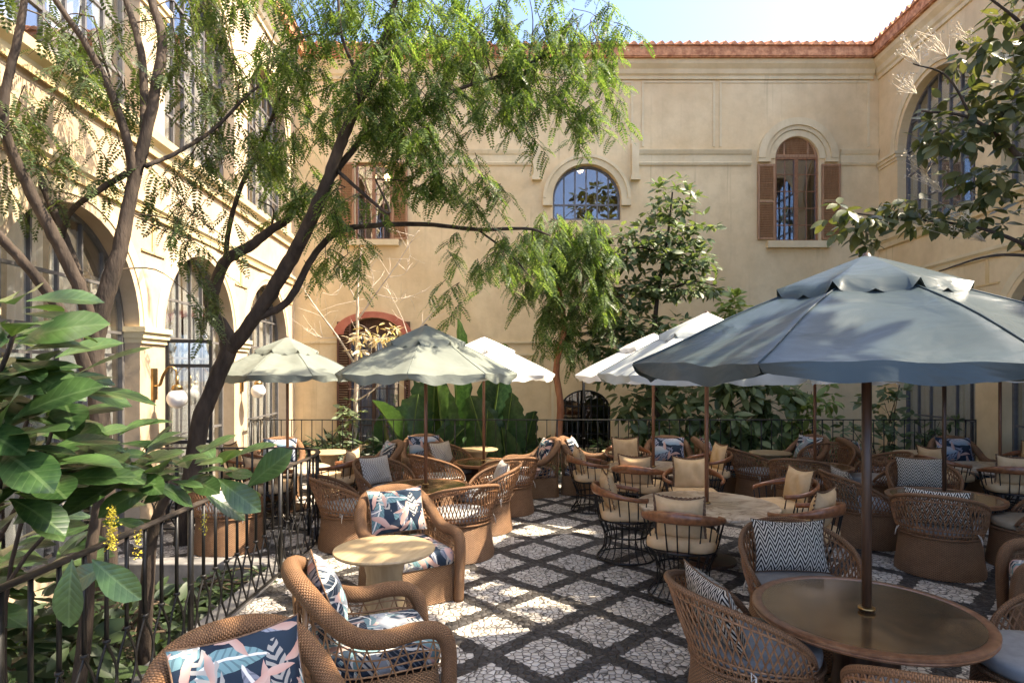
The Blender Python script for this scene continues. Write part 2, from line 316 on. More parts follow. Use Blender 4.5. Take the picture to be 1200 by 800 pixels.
# ------------------------------------------------------------------ mesh helpers
class MB:
    """collects vertices, faces and UVs; build() links ONE mesh object"""
    def __init__(s): s.v = []; s.f = []; s.uv = []; s.n = 0
    def add(s, verts, faces, uvs=None):
        verts = np.asarray(verts, float).reshape(-1, 3)
        s.v.append(verts)
        for i, f in enumerate(faces):
            s.f.append([k + s.n for k in f])
            s.uv.extend(uvs[i] if uvs is not None else [(0, 0)] * len(f))
        s.n += len(verts); return s
    def grid(s, P, UV=None, closed_u=False, flip=False):
        """P (rows, cols, 3)"""
        P = np.asarray(P, float); a, b = P.shape[:2]; faces = []; uvs = []
        bb = b if closed_u else b - 1
        for i in range(a - 1):
            for j in range(bb):
                j2 = (j + 1) % b
                q = [i * b + j, i * b + j2, (i + 1) * b + j2, (i + 1) * b + j]
                if UV is not None:
                    w = [UV[i, j], UV[i, j + 1], UV[i + 1, j + 1], UV[i + 1, j]]
                else: w = [(0, 0)] * 4
                if flip: q = q[::-1]; w = w[::-1]
                faces.append(q); uvs.append(w)
        return s.add(P.reshape(-1, 3), faces, uvs)
    def tube(s, path, rad, seg=6, closed=False, cap=True, up=None, flat=None):
        P = np.asarray(path, float); n = len(P)
        rad = np.full(n, rad, float) if np.isscalar(rad) else np.asarray(rad, float)
        if closed: T = np.roll(P, -1, 0) - np.roll(P, 1, 0)
        else: T = np.gradient(P, axis=0)
        T /= np.linalg.norm(T, axis=1)[:, None] + 1e-12
        fr = []
        if up is not None:
            U = np.tile(np.asarray(up, float), (n, 1)); A = np.cross(T, U); A /= np.linalg.norm(A, axis=1)[:, None] + 1e-9
            B = np.cross(A, T)
        else:
            a = np.array((0, 0, 1.0)) if abs(T[0][2]) < .9 else np.array((1.0, 0, 0))
            a = np.cross(T[0], a); a /= np.linalg.norm(a); A = [a]
            for i in range(1, n):
                a = A[-1] - T[i] * np.dot(A[-1], T[i]); a /= np.linalg.norm(a) + 1e-12; A.append(a)
            A = np.array(A); B = np.cross(T, A)
        th = np.arange(seg) * 2 * math.pi / seg
        fl = np.ones(n) if flat is None else (np.full(n, flat) if np.isscalar(flat) else np.asarray(flat))
        G = P[:, None, :] + rad[:, None, None] * (np.cos(th)[None, :, None] * A[:, None, :] + fl[:, None, None] * np.sin(th)[None, :, None] * B[:, None, :])
        L = np.concatenate([[0], np.cumsum(np.linalg.norm(np.diff(P, axis=0), axis=1))])
        UV = np.zeros((n + 1, seg + 1, 2)); mr = rad.mean()
        UV[:n, :, 0] = np.linspace(0, 2 * math.pi * mr, seg + 1)[None]; UV[:n, :, 1] = L[:, None]; UV[n] = UV[n - 1] + (0, np.linalg.norm(P[0] - P[-1]))
        if closed:
            G = np.concatenate([G, G[:1]]); s.grid(G, UV, True)
        else:
            base = s.n; s.grid(G, UV, True)
            if cap:
                s.f.append([base + k for k in range(seg)][::-1]); s.uv.extend([(0, 0)] * seg)
                s.f.append([base + (n - 1) * seg + k for k in range(seg)]); s.uv.extend([(0, 0)] * seg)
        return s
    def lathe(s, prof, seg=32, sx=1, sy=1, c=(0, 0, 0), cap=True):
        th = np.arange(seg) * 2 * math.pi / seg; prof = np.asarray(prof, float)
        G = np.zeros((len(prof), seg, 3)); G[:, :, 0] = prof[:, 0:1] * np.cos(th) * sx + c[0]; G[:, :, 1] = prof[:, 0:1] * np.sin(th) * sy + c[1]; G[:, :, 2] = prof[:, 1:2] + c[2]
        L = np.concatenate([[0], np.cumsum(np.linalg.norm(np.diff(prof, axis=0), axis=1))])
        UV = np.zeros((len(prof), seg + 1, 2)); UV[:, :, 0] = np.linspace(0, 2 * math.pi * prof[:, 0].max(), seg + 1); UV[:, :, 1] = L[:, None]
        base = s.n; s.grid(G, UV, True)
        if cap:
            if prof[0, 0] > 1e-6: s.f.append([base + k for k in range(seg)][::-1]); s.uv.extend([(0, 0)] * seg)
            if prof[-1, 0] > 1e-6: s.f.append([base + (len(prof) - 1) * seg + k for k in range(seg)]); s.uv.extend([(0, 0)] * seg)
        return s
    def box(s, c, size, rot=None, frame=None):
        hx, hy, hz = [q / 2 for q in size]
        v = np.array([(x, y, z) for x in (-hx, hx) for y in (-hy, hy) for z in (-hz, hz)])
        if rot is not None: v = v @ np.array(rot).T
        v = v + np.asarray(c, float)
        if frame is not None: v = frame(v)
        f = [(0, 1, 3, 2), (4, 6, 7, 5), (0, 4, 5, 1), (2, 3, 7, 6), (0, 2, 6, 4), (1, 5, 7, 3)]
        return s.add(v, f)
    def build(s, name, mat, parent=None, smooth=True, fixn=False, loc=None):
        me = bpy.data.meshes.new(name)
        V = np.concatenate(s.v) if s.v else np.zeros((0, 3))
        me.from_pydata(V.tolist(), [], s.f)
        uv = me.uv_layers.new(name='UVMap'); uv.data.foreach_set('uv', np.asarray(s.uv, float).ravel())
        me.materials.append(MATS[mat]); 
        if smooth:
            me.polygons.foreach_set('use_smooth', [True] * len(me.polygons))
        if fixn:
            bm = bmesh.new(); bm.from_mesh(me); bmesh.ops.recalc_face_normals(bm, faces=bm.faces); bm.to_mesh(me); bm.free()
        me.update()
        o = bpy.data.objects.new(name, me); C.objects.link(o)
        if smooth == 'auto':
            me.set_sharp_from_angle(angle=R(40))
        if parent is not None: o.parent = parent
        if loc is not None: o.location = loc
        return o
def rawmesh(name, V, F4, UV, mat, parent=None):
    """fast path: V (n,3), F4 (m,k) all k-gons, UV (m*k,2)"""
    me = bpy.data.meshes.new(name); m, k = F4.shape
    me.vertices.add(len(V)); me.vertices.foreach_set('co', V.astype(np.float32).ravel())
    me.loops.add(m * k); me.loops.foreach_set('vertex_index', F4.astype(np.int32).ravel())
    me.polygons.add(m); me.polygons.foreach_set('loop_start', (np.arange(m) * k).astype(np.int32)); 
    me.polygons.foreach_set('loop_total', np.full(m, k, np.int32))
    if UV is not None:
        uv = me.uv_layers.new(name='UVMap'); uv.data.foreach_set('uv', UV.astype(np.float32).ravel())
    me.polygons.foreach_set('use_smooth', np.ones(m, bool))
    me.materials.append(MATS[mat]); me.update(calc_edges=True); me.validate()
    o = bpy.data.objects.new(name, me); C.objects.link(o)
    if parent is not None: o.parent = parent
    return o
def tag(o, label=None, cat=None, group=None, kind=None):
    if label: o['label'] = label
    if cat: o['category'] = cat
    if group: o['group'] = group
    if kind: o['kind'] = kind
    return o
def thing(name, label, cat, loc=(0, 0, 0), rz=0, group=None):
    o = bpy.data.objects.new(name, None); C.objects.link(o); o.empty_display_size = .2
    o.location = loc; o.rotation_euler = (0, 0, rz); return tag(o, label, cat, group)
def copy_tree(o, parent=None):
    c = o.copy(); C.objects.link(c)
    if parent is not None: c.parent = parent
    for ch in KIDS.get(o.name, []): copy_tree(ch, c)
    return c
KIDS = {}
def index_kids(o):
    KIDS[o.name] = list(o.children)
    for ch in o.children: index_kids(ch)
def crom(pts, per=8, closed=False):
    P = np.asarray(pts, float); n = len(P); out = []
    rngi = range(n) if closed else range(n - 1)
    for i in rngi:
        p0 = P[(i - 1) % n] if closed or i > 0 else 2 * P[0] - P[1]
        p1 = P[i]; p2 = P[(i + 1) % n]
        p3 = P[(i + 2) % n] if closed or i + 2 < n else 2 * P[-1] - P[-2]
        for k in range(per):
            q = k / per
            out.append(.5 * (2 * p1 + (p2 - p0) * q + (2 * p0 - 5 * p1 + 4 * p2 - p3) * q * q + (3 * p1 - p0 - 3 * p2 + p3) * q ** 3))
    if not closed: out.append(P[-1])
    return np.array(out)
# ------------------------------------------------------------------ the three wings round the court
EAVE = 10.2
class Frame:
    """wall coordinates: s along the wall, z up, n out of the wall into the court"""
    def __init__(s, o, d, n): s.o = np.array((*o, 0.0)); s.d = np.array((*d, 0.0)); s.n_ = np.array((*n, 0.0))
    def __call__(s, v):
        v = np.asarray(v, float); return s.o + v[..., 0:1] * s.d + v[..., 1:2] * np.array((0, 0, 1.0)) + v[..., 2:3] * s.n_
q = math.hypot(1, .0608); FL = Frame((-4.495, 0), (-.0608 / q, 1 / q), (1 / q, .0608 / q))
q2 = math.hypot(1, .0405); FR = Frame((8.562, 0), (.0405 / q2, 1 / q2), (-1 / q2, .0405 / q2))
DB = 15.84; FB = Frame((0, DB), (1, 0), (0, -1))

def arch_loop(sc, r, z0, zs, n=24, rise=None):
    rise = r if rise is None else rise
    return [(sc - r, z0)] + [(sc - r * math.cos(a), zs + rise * math.sin(a)) for a in np.linspace(0, math.pi, n)] + [(sc + r, z0)]
def wall_mesh(name, fr, outline, holes, thick, mat, parent):
    cu = bpy.data.curves.new(name, 'CURVE'); cu.dimensions = '2D'; cu.fill_mode = 'BOTH'; cu.extrude = thick / 2
    for loop in [outline] + holes:
        sp = cu.splines.new('POLY'); sp.points.add(len(loop) - 1); sp.use_cyclic_u = True
        for p, (a, b) in zip(sp.points, loop): p.co = (a, b, 0, 1)
    tmp = bpy.data.objects.new('tmp', cu); C.objects.link(tmp)
    dg = bpy.context.evaluated_depsgraph_get(); dg.update()
    me = bpy.data.meshes.new_from_object(tmp.evaluated_get(dg)); bpy.data.objects.remove(tmp); bpy.data.curves.remove(cu)
    v = np.zeros(len(me.vertices) * 3); me.vertices.foreach_get('co', v); v = v.reshape(-1, 3); v[:, 2] -= thick / 2
    me.vertices.foreach_set('co', fr(v).ravel())
    bm = bmesh.new(); bm.from_mesh(me); bmesh.ops.remove_doubles(bm, verts=bm.verts, dist=1e-5)
    bmesh.ops.recalc_face_normals(bm, faces=bm.faces)
    for f in bm.faces: f.smooth = False
    bm.to_mesh(me); bm.free(); me.name = name
    me.materials.clear(); me.materials.append(MATS[mat])
    o = bpy.data.objects.new(name, me); C.objects.link(o); o.parent = parent; return o
def profile(mb, fr, prof, s0, s1):
    """prof: closed polygon of (n, z) extruded along the wall"""
    k = len(prof); v = [(s0, z, n) for n, z in prof] + [(s1, z, n) for n, z in prof]
    f = [(i, (i + 1) % k, k + (i + 1) % k, k + i) for i in range(k)] + [tuple(range(k))[::-1], tuple(range(k, 2 * k))]
    mb.add(fr(np.array(v)), f)
def bar(mb, fr, s0, s1, z0, z1, n0, n1):
    mb.box(((s0 + s1) / 2, (z0 + z1) / 2, (n0 + n1) / 2), (abs(s1 - s0), abs(z1 - z0), abs(n1 - n0)), frame=fr)
def arc_band(mb, fr, sc, zs, r0, r1, n0, n1, a0=0.0, a1=math.pi, seg=32, rise=None):
    k = 1 if rise is None else rise / r0
    P = []
    for a in np.linspace(a0, a1, seg + 1):
        c_, s_ = -math.cos(a), math.sin(a)
        P.append([fr((sc + r * c_, zs + r * s_ * k, n)) for r, n in ((r0, n0), (r0, n1), (r1, n1), (r1, n0), (r0, n0))])
    base = mb.n; mb.grid(np.array(P).reshape(seg + 1, 5, 3))
    mb.f += [[base + i for i in range(4)][::-1], [base + seg * 5 + i for i in range(4)]]; mb.uv += [(0, 0)] * 8
def sheet(mb, fr, loop, n, th=.01):
    k = len(loop); v = [(a, b, n) for a, b in loop] + [(a, b, n - th) for a, b in loop]
    mb.add(fr(np.array(v)), [tuple(range(k)), tuple(range(k, 2 * k))[::-1]] + [(i, k + i, k + (i + 1) % k, (i + 1) % k) for i in range(k)])
def curtain_mesh(mb, fr, s0, s1, z0, z1, n, seed, pitch=.11, amp=.035):
    m = max(6, int((s1 - s0) / pitch * 6)); r = random.Random(seed); ph = r.random() * 6
    P = np.zeros((7, m + 1, 3))
    for i, z in enumerate(np.linspace(z1, z0, 7)):
        for j in range(m + 1):
            s = s0 + (s1 - s0) * j / m
            P[i, j] = fr((s, z, n + amp * math.sin(s / pitch * 2 * math.pi + ph + .8 * math.sin(s * 3.1)) * (.6 + .4 * i / 6) + .015 * math.sin(z * 2 + s * 5)))
    mb.grid(P)
def roof_edge(parent, fr, s0, s1, over=.34):
    # fascia of terracotta, barrel tiles sloping back
    mb = MB(); bar(mb, fr, s0, s1, EAVE - .27, EAVE - .02, over - .05, over); bar(mb, fr, s0, s1, EAVE - .30, EAVE - .272, .0, over - .02)
    mb.build('fascia', 'terracotta', parent, False)
    n = int((s1 - s0) / .22); cols = n * 8 + 1; P = np.zeros((12, cols, 3))
    for j in range(cols):
        s = s0 + (s1 - s0) * j / (cols - 1); ph = (j % 8) / 8 * 2 * math.pi; lift = .05 * math.cos(ph)
        jit = .012 * math.sin((j // 8) * 2.7)
        for i in range(12):
            dist = i * .42; P[i, j] = fr((s, EAVE + .02 + lift + dist * .36 + jit + (.015 if i % 2 else 0), over + .05 - dist))
    mb = MB(); mb.grid(P)
    P2 = P[:1].copy(); P2[0, :, 2] = EAVE - .03; mb.grid(np.concatenate([P[:1], P2]))
    mb.build('roof', 'terracotta', parent)
def steel_window(parent, fr, sc, r, z0, zs, nd, vs_, hs, name='window', arch=True, curtains=(), seed=1, thick=.035, glassmat='glass', fmat='black_steel', rise=None):
    f = MB(); ri = r if rise is None else rise
    def top(s):
        d = min(1, abs(s - sc) / r); return zs + ri * math.sqrt(max(0, 1 - d * d)) if arch else zs
    bar(f, fr, sc - r, sc - r + .05, z0, zs, nd, nd + .06); bar(f, fr, sc + r - .05, sc + r, z0, zs, nd, nd + .06)
    bar(f, fr, sc - r + .05, sc + r - .05, z0, z0 + .06, nd + .002, nd + .058)
    if arch: arc_band(f, fr, sc, zs, r - .05, r, nd, nd + .06, rise=None if rise is None else (r - .05) * ri / r)
    else: bar(f, fr, sc - r + .05, sc + r - .05, zs - .05, zs, nd, nd + .06)
    for k in vs_:
        s = sc + k * r; bar(f, fr, s - thick / 2, s + thick / 2, z0 + .06, top(s) - .03, nd + .008, nd + .05)
    for z in hs:
        hw = r if z < zs or not arch else r * math.sqrt(max(0, 1 - ((z - zs) / ri) ** 2))
        t = thick * 1.2; bar(f, fr, sc - hw + .03, sc + hw - .03, z - t / 2, z + t / 2, nd + .011, nd + .047)
    fo = f.build(name, fmat, parent, False)
    p = MB(); lp = arch_loop(sc, r - .03, z0 + .03, zs, 20, ri - .03) if arch else [(sc - r + .03, z0 + .03), (sc - r + .03, zs - .03), (sc + r - .03, zs - .03), (sc + r - .03, z0 + .03)]
    sheet(p, fr, lp, nd + .02, .006); p.build('pane', glassmat, fo, False)
    if curtains:
        c = MB()
        for i, (a, b, za, zb) in enumerate(curtains): curtain_mesh(c, fr, sc + a * r, sc + b * r, za, zb, nd - .10, seed * 10 + i)
        c.build('curtain', 'curtain', fo)
    return fo
def room(parent, fr, s0, s1, z0, z1, n0, n1, mat='room', name='inner_room'):
    mb = MB()
    for z in ((z0, z0 + .05), (z1 - .05, z1)): bar(mb, fr, s0, s1, z[0], z[1], n1, n0)
    bar(mb, fr, s0, s1, z0 + .05, z1 - .05, n1, n1 + .05)
    bar(mb, fr, s0, s0 + .05, z0 + .05, z1 - .05, n1 + .05, n0); bar(mb, fr, s1 - .05, s1, z0 + .05, z1 - .05, n1 + .05, n0)
    mb.build(name, mat, parent, False)
ZS, RA, LOWS, UPS, UPSP = 2.74, 1.34, 4.435, 5.35, 7.37
CROWN = [(0, EAVE - .72), (.045, EAVE - .72), (.055, EAVE - .64), (.10, EAVE - .60), (.13, EAVE - .50), (.22, EAVE - .40), (.25, EAVE - .305), (0, EAVE - .305)]
def side_wing(name, label, fr, bays, s0, s1, mat, glass_='glass', left=True):
    b = thing(name, label, 'building', tuple(fr((8, 0, 0))))
    bpy.context.view_layer.update(); inv = b.matrix_world.inverted()
    par = b
    holes = []
    for sc in bays:
        holes += [arch_loop(sc, RA, .04, ZS), arch_loop(sc, RA, 5.5, UPSP)]
    wall_mesh('wall', fr, [(s0, -.3), (s0, EAVE - .3), (s1, EAVE - .3), (s1, -.3)], holes, .42, mat, par)
    for i, sc in enumerate(bays):
        seed = i + (0 if left else 20)
        steel_window(par, fr, sc, RA, .04, ZS, -.26, (-.66, -.33, 0, .33, .66), (1.18, 2.40, 2.70, 3.3), curtains=((-.98, -.50, .1, 3.5), (-.42, -.02, .1, 3.9), (.05, .52, .1, 3.9), (.62, .98, .1, 3.4)) if left else ((-.98, -.36, .1, 3.6), (-.30, .10, .1, 3.95), (.14, .60, .1, 3.9), (.64, .98, .1, 3.4)), seed=seed, glassmat=glass_, fmat='grey_steel', thick=.03)
        steel_window(par, fr, sc, RA, 5.5, UPSP, -.26, (-.72, -.45, -.18, .1, .38, .66), (6.15, 6.8, 7.37, 8.0), curtains=((-.97, -.30, 5.5, 7.7), (-.22, .2, 5.5, 8.5), (.28, .62, 5.5, 8.3), (.70, .97, 5.5, 7.6)) if not left else ((-.98, -.35, 5.5, 7.6), (.05, .55, 5.5, 8.2), (.7, .98, 5.5, 7.5)), seed=seed + 50, glassmat=glass_, fmat='grey_steel')
        for zc in (ZS, UPSP):
            m = MB(); arc_band(m, fr, sc, zc, RA + .10, RA + .26, 0, .035 if zc == UPSP else .012)
            m.build('archivolt', 'moulding', par, False)
    # string courses, capitals, ochre lines
    m = MB()
    profile(m, fr, [(0, UPS - .14), (.05, UPS - .14), (.07, UPS - .04), (.14, UPS + .02), (.16, UPS + .12), (0, UPS + .14)], s0, s1)
    profile(m, fr, [(0, LOWS - .1), (.035, LOWS - .1), (.05, LOWS - .02), (.085, LOWS + .02), (.085, LOWS + .08), (0, LOWS + .09)], s0, s1)
    profile(m, fr, CROWN, s0, s1 - .02)
    m.build('string_course', 'moulding', par, False)
    m = MB()
    profile(m, fr, [(.05, UPS - .16), (.056, UPS - .16), (.056, UPS - .142), (.05, UPS - .142)], s0, s1)
    for dz in (-.118, -.03): profile(m, fr, [(.02, LOWS + dz), (.055 if dz > -.1 else .04, LOWS + dz), (.055 if dz > -.1 else .04, LOWS + dz + .016), (.02, LOWS + dz + .016)], s0, s1)
    for sc in bays:
        for e in (-1, 1):
            sp = sc + e * (RA + .36); a, bq = sorted((sp, sp - e * .34))
            bar(m, fr, sp - .02, sp + .02, LOWS - .60, LOWS - .12, 0, .02); bar(m, fr, a, bq, LOWS - .615, LOWS - .585, 0, .022)
    m.build('painted_line', 'ochre_line', par, False)
    for i in range(len(bays) + 1):
        a = (bays[i - 1] + RA) if i else s0 + .2; c = (bays[i] - RA) if i < len(bays) else s1 - .3
        if c - a < .1 or c - a > 2.5: continue
        for zc in (ZS, UPSP):
            m = MB(); bar(m, fr, a - .05, c + .05, zc - .02, zc + .05, -.2, .09); bar(m, fr, a - .03, c + .03, zc - .10, zc - .02, -.2, .06); bar(m, fr, a - .012, c + .012, zc - .17, zc - .10, -.2, .03); m.build('capital', 'moulding', par, False)
    roof_edge(par, fr, s0, s1 + (.3 if left else .3))
    room(par, fr, s0 + .3, s1 - .02, -.2, 4.6, -.425, -3.2); room(par, fr, s0 + .3, s1 - .02, 5.2, 9.6, -.425, -3.2, 'warm_room')
    for ch in b.children: ch.matrix_parent_inverse = inv
    return b
BAYS_L = [3.82 * q, 7.17 * q, 10.53 * q, 13.88 * q]; BAYS_R = [.27, 3.63, 6.985, 10.34, 13.70]
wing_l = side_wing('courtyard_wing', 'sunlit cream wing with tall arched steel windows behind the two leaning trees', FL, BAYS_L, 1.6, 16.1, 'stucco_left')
wing_r = side_wing('courtyard_wing', 'cream wing with big arched upper window behind the overhanging branches, opposite the sunlit wing', FR, BAYS_R, -3.0, 16.1, 'stucco', 'bright_glass', left=False)

# back wing: wall with its own windows
def bp(px, py): return ((px - 600) * DB / FOC, CAM_H - (py - HOR) * DB / FOC)
back = thing('courtyard_wing', 'plain cream end wing facing the camera, with shuttered windows and a tiled eave', 'building', (0, DB, 0))
bpy.context.view_layer.update(); binv = back.matrix_world.inverted()
sL, sR = -5.75, 9.5
def rect(x0, x1, y0, y1):
    a, z1 = bp(x0, y0); b_, z0 = bp(x1, y1); return [(a, z0), (a, z1), (b_, z1), (b_, z0)]
wr_c, _ = bp(934, 0); wr_r = .545; wr_z0 = bp(0, 283)[1]; wr_zs = bp(0, 186)[1]
wm_c, _ = bp(687.5, 0); wm_r = .85; wm_z0 = bp(0, 258)[1]; wm_zs = bp(0, 233)[1]
gl_c, _ = bp(686, 0); gl_r = .64; gl_z0 = .25; gl_zs = bp(0, 480)[1]
holes = [arch_loop(wr_c, wr_r, wr_z0, wr_zs), arch_loop(wm_c, wm_r, wm_z0, wm_zs), rect(416, 459, 190, 281), arch_loop(gl_c, gl_r, gl_z0, gl_zs, 20, .5),
         arch_loop(bp(437, 0)[0], .66, .35, bp(0, 390)[1], 20, .38), rect(718, 731, 336, 357)]
wall_mesh('wall', FB, [(sL, -.3), (sL, EAVE - .3), (sR, EAVE - .3), (sR, -.3)], holes, .42, 'stucco', back)
m = MB(); profile(m, FB, CROWN, -5.3, 9.05)
zt, zb = bp(0, 176)[1], bp(0, 194)[1]                       # string course, broken round the middle window
for x0, x1 in ((480, 628), (748, 880), (984, 1028)):
    a, b_ = bp(x0, 0)[0], bp(x1, 0)[0]
    profile(m, FB, [(0, zb), (.03, zb), (.05, zb + .06), (.035, zb + .08), (.035, zt - .14), (.06, zt - .1), (.085, zt - .02), (.085, zt), (0, zt + .01)], a, b_)
for x in (629, 744):                                         # brackets where the string breaks off
    a = bp(x, 0)[0]; bar(m, FB, a - .09, a + .09, bp(0, 208)[1], bp(0, 169)[1], 0, .10); bar(m, FB, a - .12, a + .12, bp(0, 212)[1], bp(0, 207)[1], 0, .13)
arc_band(m, FB, wr_c, wr_zs, .72, .82, 0, .06); arc_band(m, FB, wr_c, wr_zs, .82, 1.0, 0, .10); arc_band(m, FB, wm_c, wm_zs, .86, 1.02, 0, .07); arc_band(m, FB, wm_c, wm_zs, 1.02, 1.10, 0, .10)
arc_band(m, FB, wr_c, wr_zs, wr_r + .01, .71, 0, .03)
for e in (-1, 1):
    bar(m, FB, wm_c + e * .98 - .12, wm_c + e * .98 + .12, wm_zs - .18, wm_zs - .002, 0, .09); bar(m, FB, wr_c + e * .84 - .16, wr_c + e * .84 + .16, wr_zs - .10, wr_zs - .002, 0, .085)
bar(m, FB, wr_c - .78, wr_c + .78, wr_z0 - .17, wr_z0 - .002, 0, .14)
bar(m, FB, bp(712, 0)[0], bp(736, 0)[0], bp(0, 364)[1], bp(0, 357.2)[1], 0, .12)
bar(m, FB, bp(408, 0)[0], bp(468, 0)[0], bp(0, 288)[1], bp(0, 281.3)[1], 0, .12)
a0, z0_ = bp(545, 402); bar(m, FB, a0, bp(655, 0)[0], z0_, z0_ + .05, 0, .03); bar(m, FB, sL + .02, bp(396, 0)[0], z0_, z0_ + .05, 0, .03)
m.build('cornice', 'moulding', back, False)
m = MB()                                                     # raised panel frames of the upper storey
for x0, x1 in ((480, 612), (618, 742), (752, 838), (843, 1019)):
    a, b_ = bp(x0, 0)[0], bp(x1, 0)[0]; z1, z0_ = bp(0, 95)[1], bp(0, 172)[1]; w = .055; m = MB()
    bar(m, FB, a, b_, z1 - w, z1, 0, .017); bar(m, FB, a, a + w, z0_, z1 - w - .001, 0, .015); bar(m, FB, b_ - w, b_, z0_, z1 - w - .001, 0, .015); m.build('wall_panel', 'moulding', back, False)
m = MB(); z1 = bp(0, 414)[1]; bar(m, FB, bp(604, 0)[0], bp(649, 0)[0], z1 - .05, z1, 0, .02); bar(m, FB, bp(646, 0)[0], bp(649, 0)[0], .6, z1 - .052, 0, .02)
m.build('wall_panel', 'moulding', back, False)
roof_edge(back, FB, sL + .1, 9.0)
room(back, FB, sL + .3, sR - .35, 5.2, 9.6, -.425, -3.0, 'warm_room'); room(back, FB, sL + .3, sR - .35, -.2, 4.6, -.425, -3.0)
def shutter(fr, s0, s1, z0, z1, n, mat, parent):
    m = MB(); w = .05
    bar(m, fr, s0, s0 + w, z0, z1, n, n + .045); bar(m, fr, s1 - w, s1, z0, z1, n, n + .045)
    for z in (z0, (z0 + z1) / 2 - w / 2, z1 - w): bar(m, fr, s0 + w, s1 - w, z, z + w, n + .002, n + .043)
    k = int((z1 - z0) / .062)
    for i in range(k):
        z = z0 + w + (z1 - z0 - 2 * w) * (i + .5) / k
        if abs(z - (z0 + z1) / 2) < .05: continue
        c_, s_ = math.cos(.7), math.sin(.7)
        m.box(((s0 + s1) / 2, z, n + .022), (s1 - s0 - 2 * w, .058, .008), rot=((1, 0, 0), (0, c_, -s_), (0, s_, c_)), frame=fr)
    return m.build('shutter', mat, parent, False)
def wood_window(fr, s0, s1, z0, z1, nd, mat, parent, cols=2, rows=5, mid=True):
    f = MB(); w = .055
    bar(f, fr, s0, s0 + w, z0, z1, nd, nd + .07); bar(f, fr, s1 - w, s1, z0, z1, nd, nd + .07); bar(f, fr, s0 + w, s1 - w, z0, z0 + w, nd + .002, nd + .068); bar(f, fr, s0 + w, s1 - w, z1 - w, z1, nd + .002, nd + .068)
    c = (s0 + s1) / 2
    if mid: bar(f, fr, c - .045, c + .045, z0 + w, z1 - w, nd + .004, nd + .075)
    for k in range(1, cols * 2):
        if k == cols: continue
        s = s0 + (s1 - s0) * k / (2 * cols); bar(f, fr, s - .011, s + .011, z0 + w, z1 - w, nd + .02, nd + .05)
    for k in range(1, rows):
        z = z0 + (z1 - z0) * k / rows; bar(f, fr, s0 + w, s1 - w, z - .011, z + .011, nd + .024, nd + .046)
    o = f.build('window', mat, parent, False); p = MB(); sheet(p, fr, [(s0 + .03, z0 + .03), (s0 + .03, z1 - .03), (s1 - .03, z1 - .03), (s1 - .03, z0 + .03)], nd + .034, .005); p.build('pane', 'sky_glass' if nd > -.13 else 'glass', o, False)
    return o
# right-hand shuttered window with a louvred half-round above
wood_window(FB, wr_c - wr_r, wr_c + wr_r, wr_z0, wr_zs + .05, -.12, 'rim_wood', back)
m = MB(); arc_band(m, FB, wr_c, wr_zs + .05, wr_r - .07, wr_r - .001, -.12, -.05); bar(m, FB, wr_c - wr_r, wr_c + wr_r, wr_zs + .052, wr_zs + .12, -.12, -.045)
for k in range(8):
    z = wr_zs + .15 + k * .05; hw = math.sqrt(max(.001, (wr_r - .06) ** 2 - (z - wr_zs - .05) ** 2))
    m.box((wr_c, z, -.085), (hw * 2, .052, .008), rot=((1, 0, 0), (0, math.cos(.7), -math.sin(.7)), (0, math.sin(.7), math.cos(.7))), frame=FB)
for e in (-1, 1): bar(m, FB, wr_c + e * .3 - .02, wr_c + e * .3 + .02, wr_zs + .12, wr_zs + .42, -.10, -.055)
m.build('lunette', 'shutter_wood', back, False)
for a, b_ in ((887, 907.5), (962, 984)): shutter(FB, bp(a, 0)[0], bp(b_, 0)[0], bp(0, 281)[1], bp(0, 193)[1], .02, 'shutter_wood', back)
# middle round-headed window
steel_window(back, FB, wm_c, wm_r, wm_z0, wm_zs, -.16, (-.66, -.33, 0, .33, .66), (bp(0, 239)[1],), glassmat='sky_glass', fmat='grey_steel')
# left window of the upper floor, shutters thrown back
wood_window(FB, *[bp(x, 0)[0] for x in (416, 459)], bp(0, 281)[1], bp(0, 190)[1], -.15, 'rim_wood', back)
for a, b_ in ((398, 415.5), (459.5, 478)): shutter(FB, bp(a, 0)[0], bp(b_, 0)[0], bp(0, 281)[1], bp(0, 191)[1], .02, 'shutter_wood', back)
# grilled arch at ground level, small window, tall door window with red awning arch
o = steel_window(back, FB, gl_c, gl_r, gl_z0, gl_zs, -.15, (-.75, -.5, -.25, 0, .25, .5, .75), (.6, .95, 1.3), rise=.5, thick=.022, glassmat='sky_glass')
dc = bp(437, 0)[0]; dz = bp(0, 390)[1]
wood_window(FB, dc - .66, dc + .66, .35, dz, -.16, 'dark_wood', back, 2, 6)
m = MB(); curtain_mesh(m, FB, dc - .62, dc + .62, .4, dz, -.34, 99); m.build('curtain', 'blue_curtain', back)
for a, b_ in ((395.5, 412), (474, 481)): shutter(FB, bp(a, 0)[0], bp(b_, 0)[0], .35, bp(0, 377)[1], .02, 'dark_shutter', back)
m = MB(); arc_band(m, FB, dc, dz - .04, .72, .98, .003, .07, .0, math.pi, 24, rise=.42); m.build('arch_band', 'red_awning', back, False)
m = MB(); sheet(m, FB, arch_loop(dc, .655, dz, dz + .01, 18, .37), -.2, .03); m.build('fanlight', 'dark_shutter', back, False)
wood_window(FB, *[bp(x, 0)[0] for x in (718, 731)], bp(0, 357)[1], bp(0, 336)[1], -.16, 'dark_wood', back, 1, 2, False)
for ch in back.children: ch.matrix_parent_inverse = binv
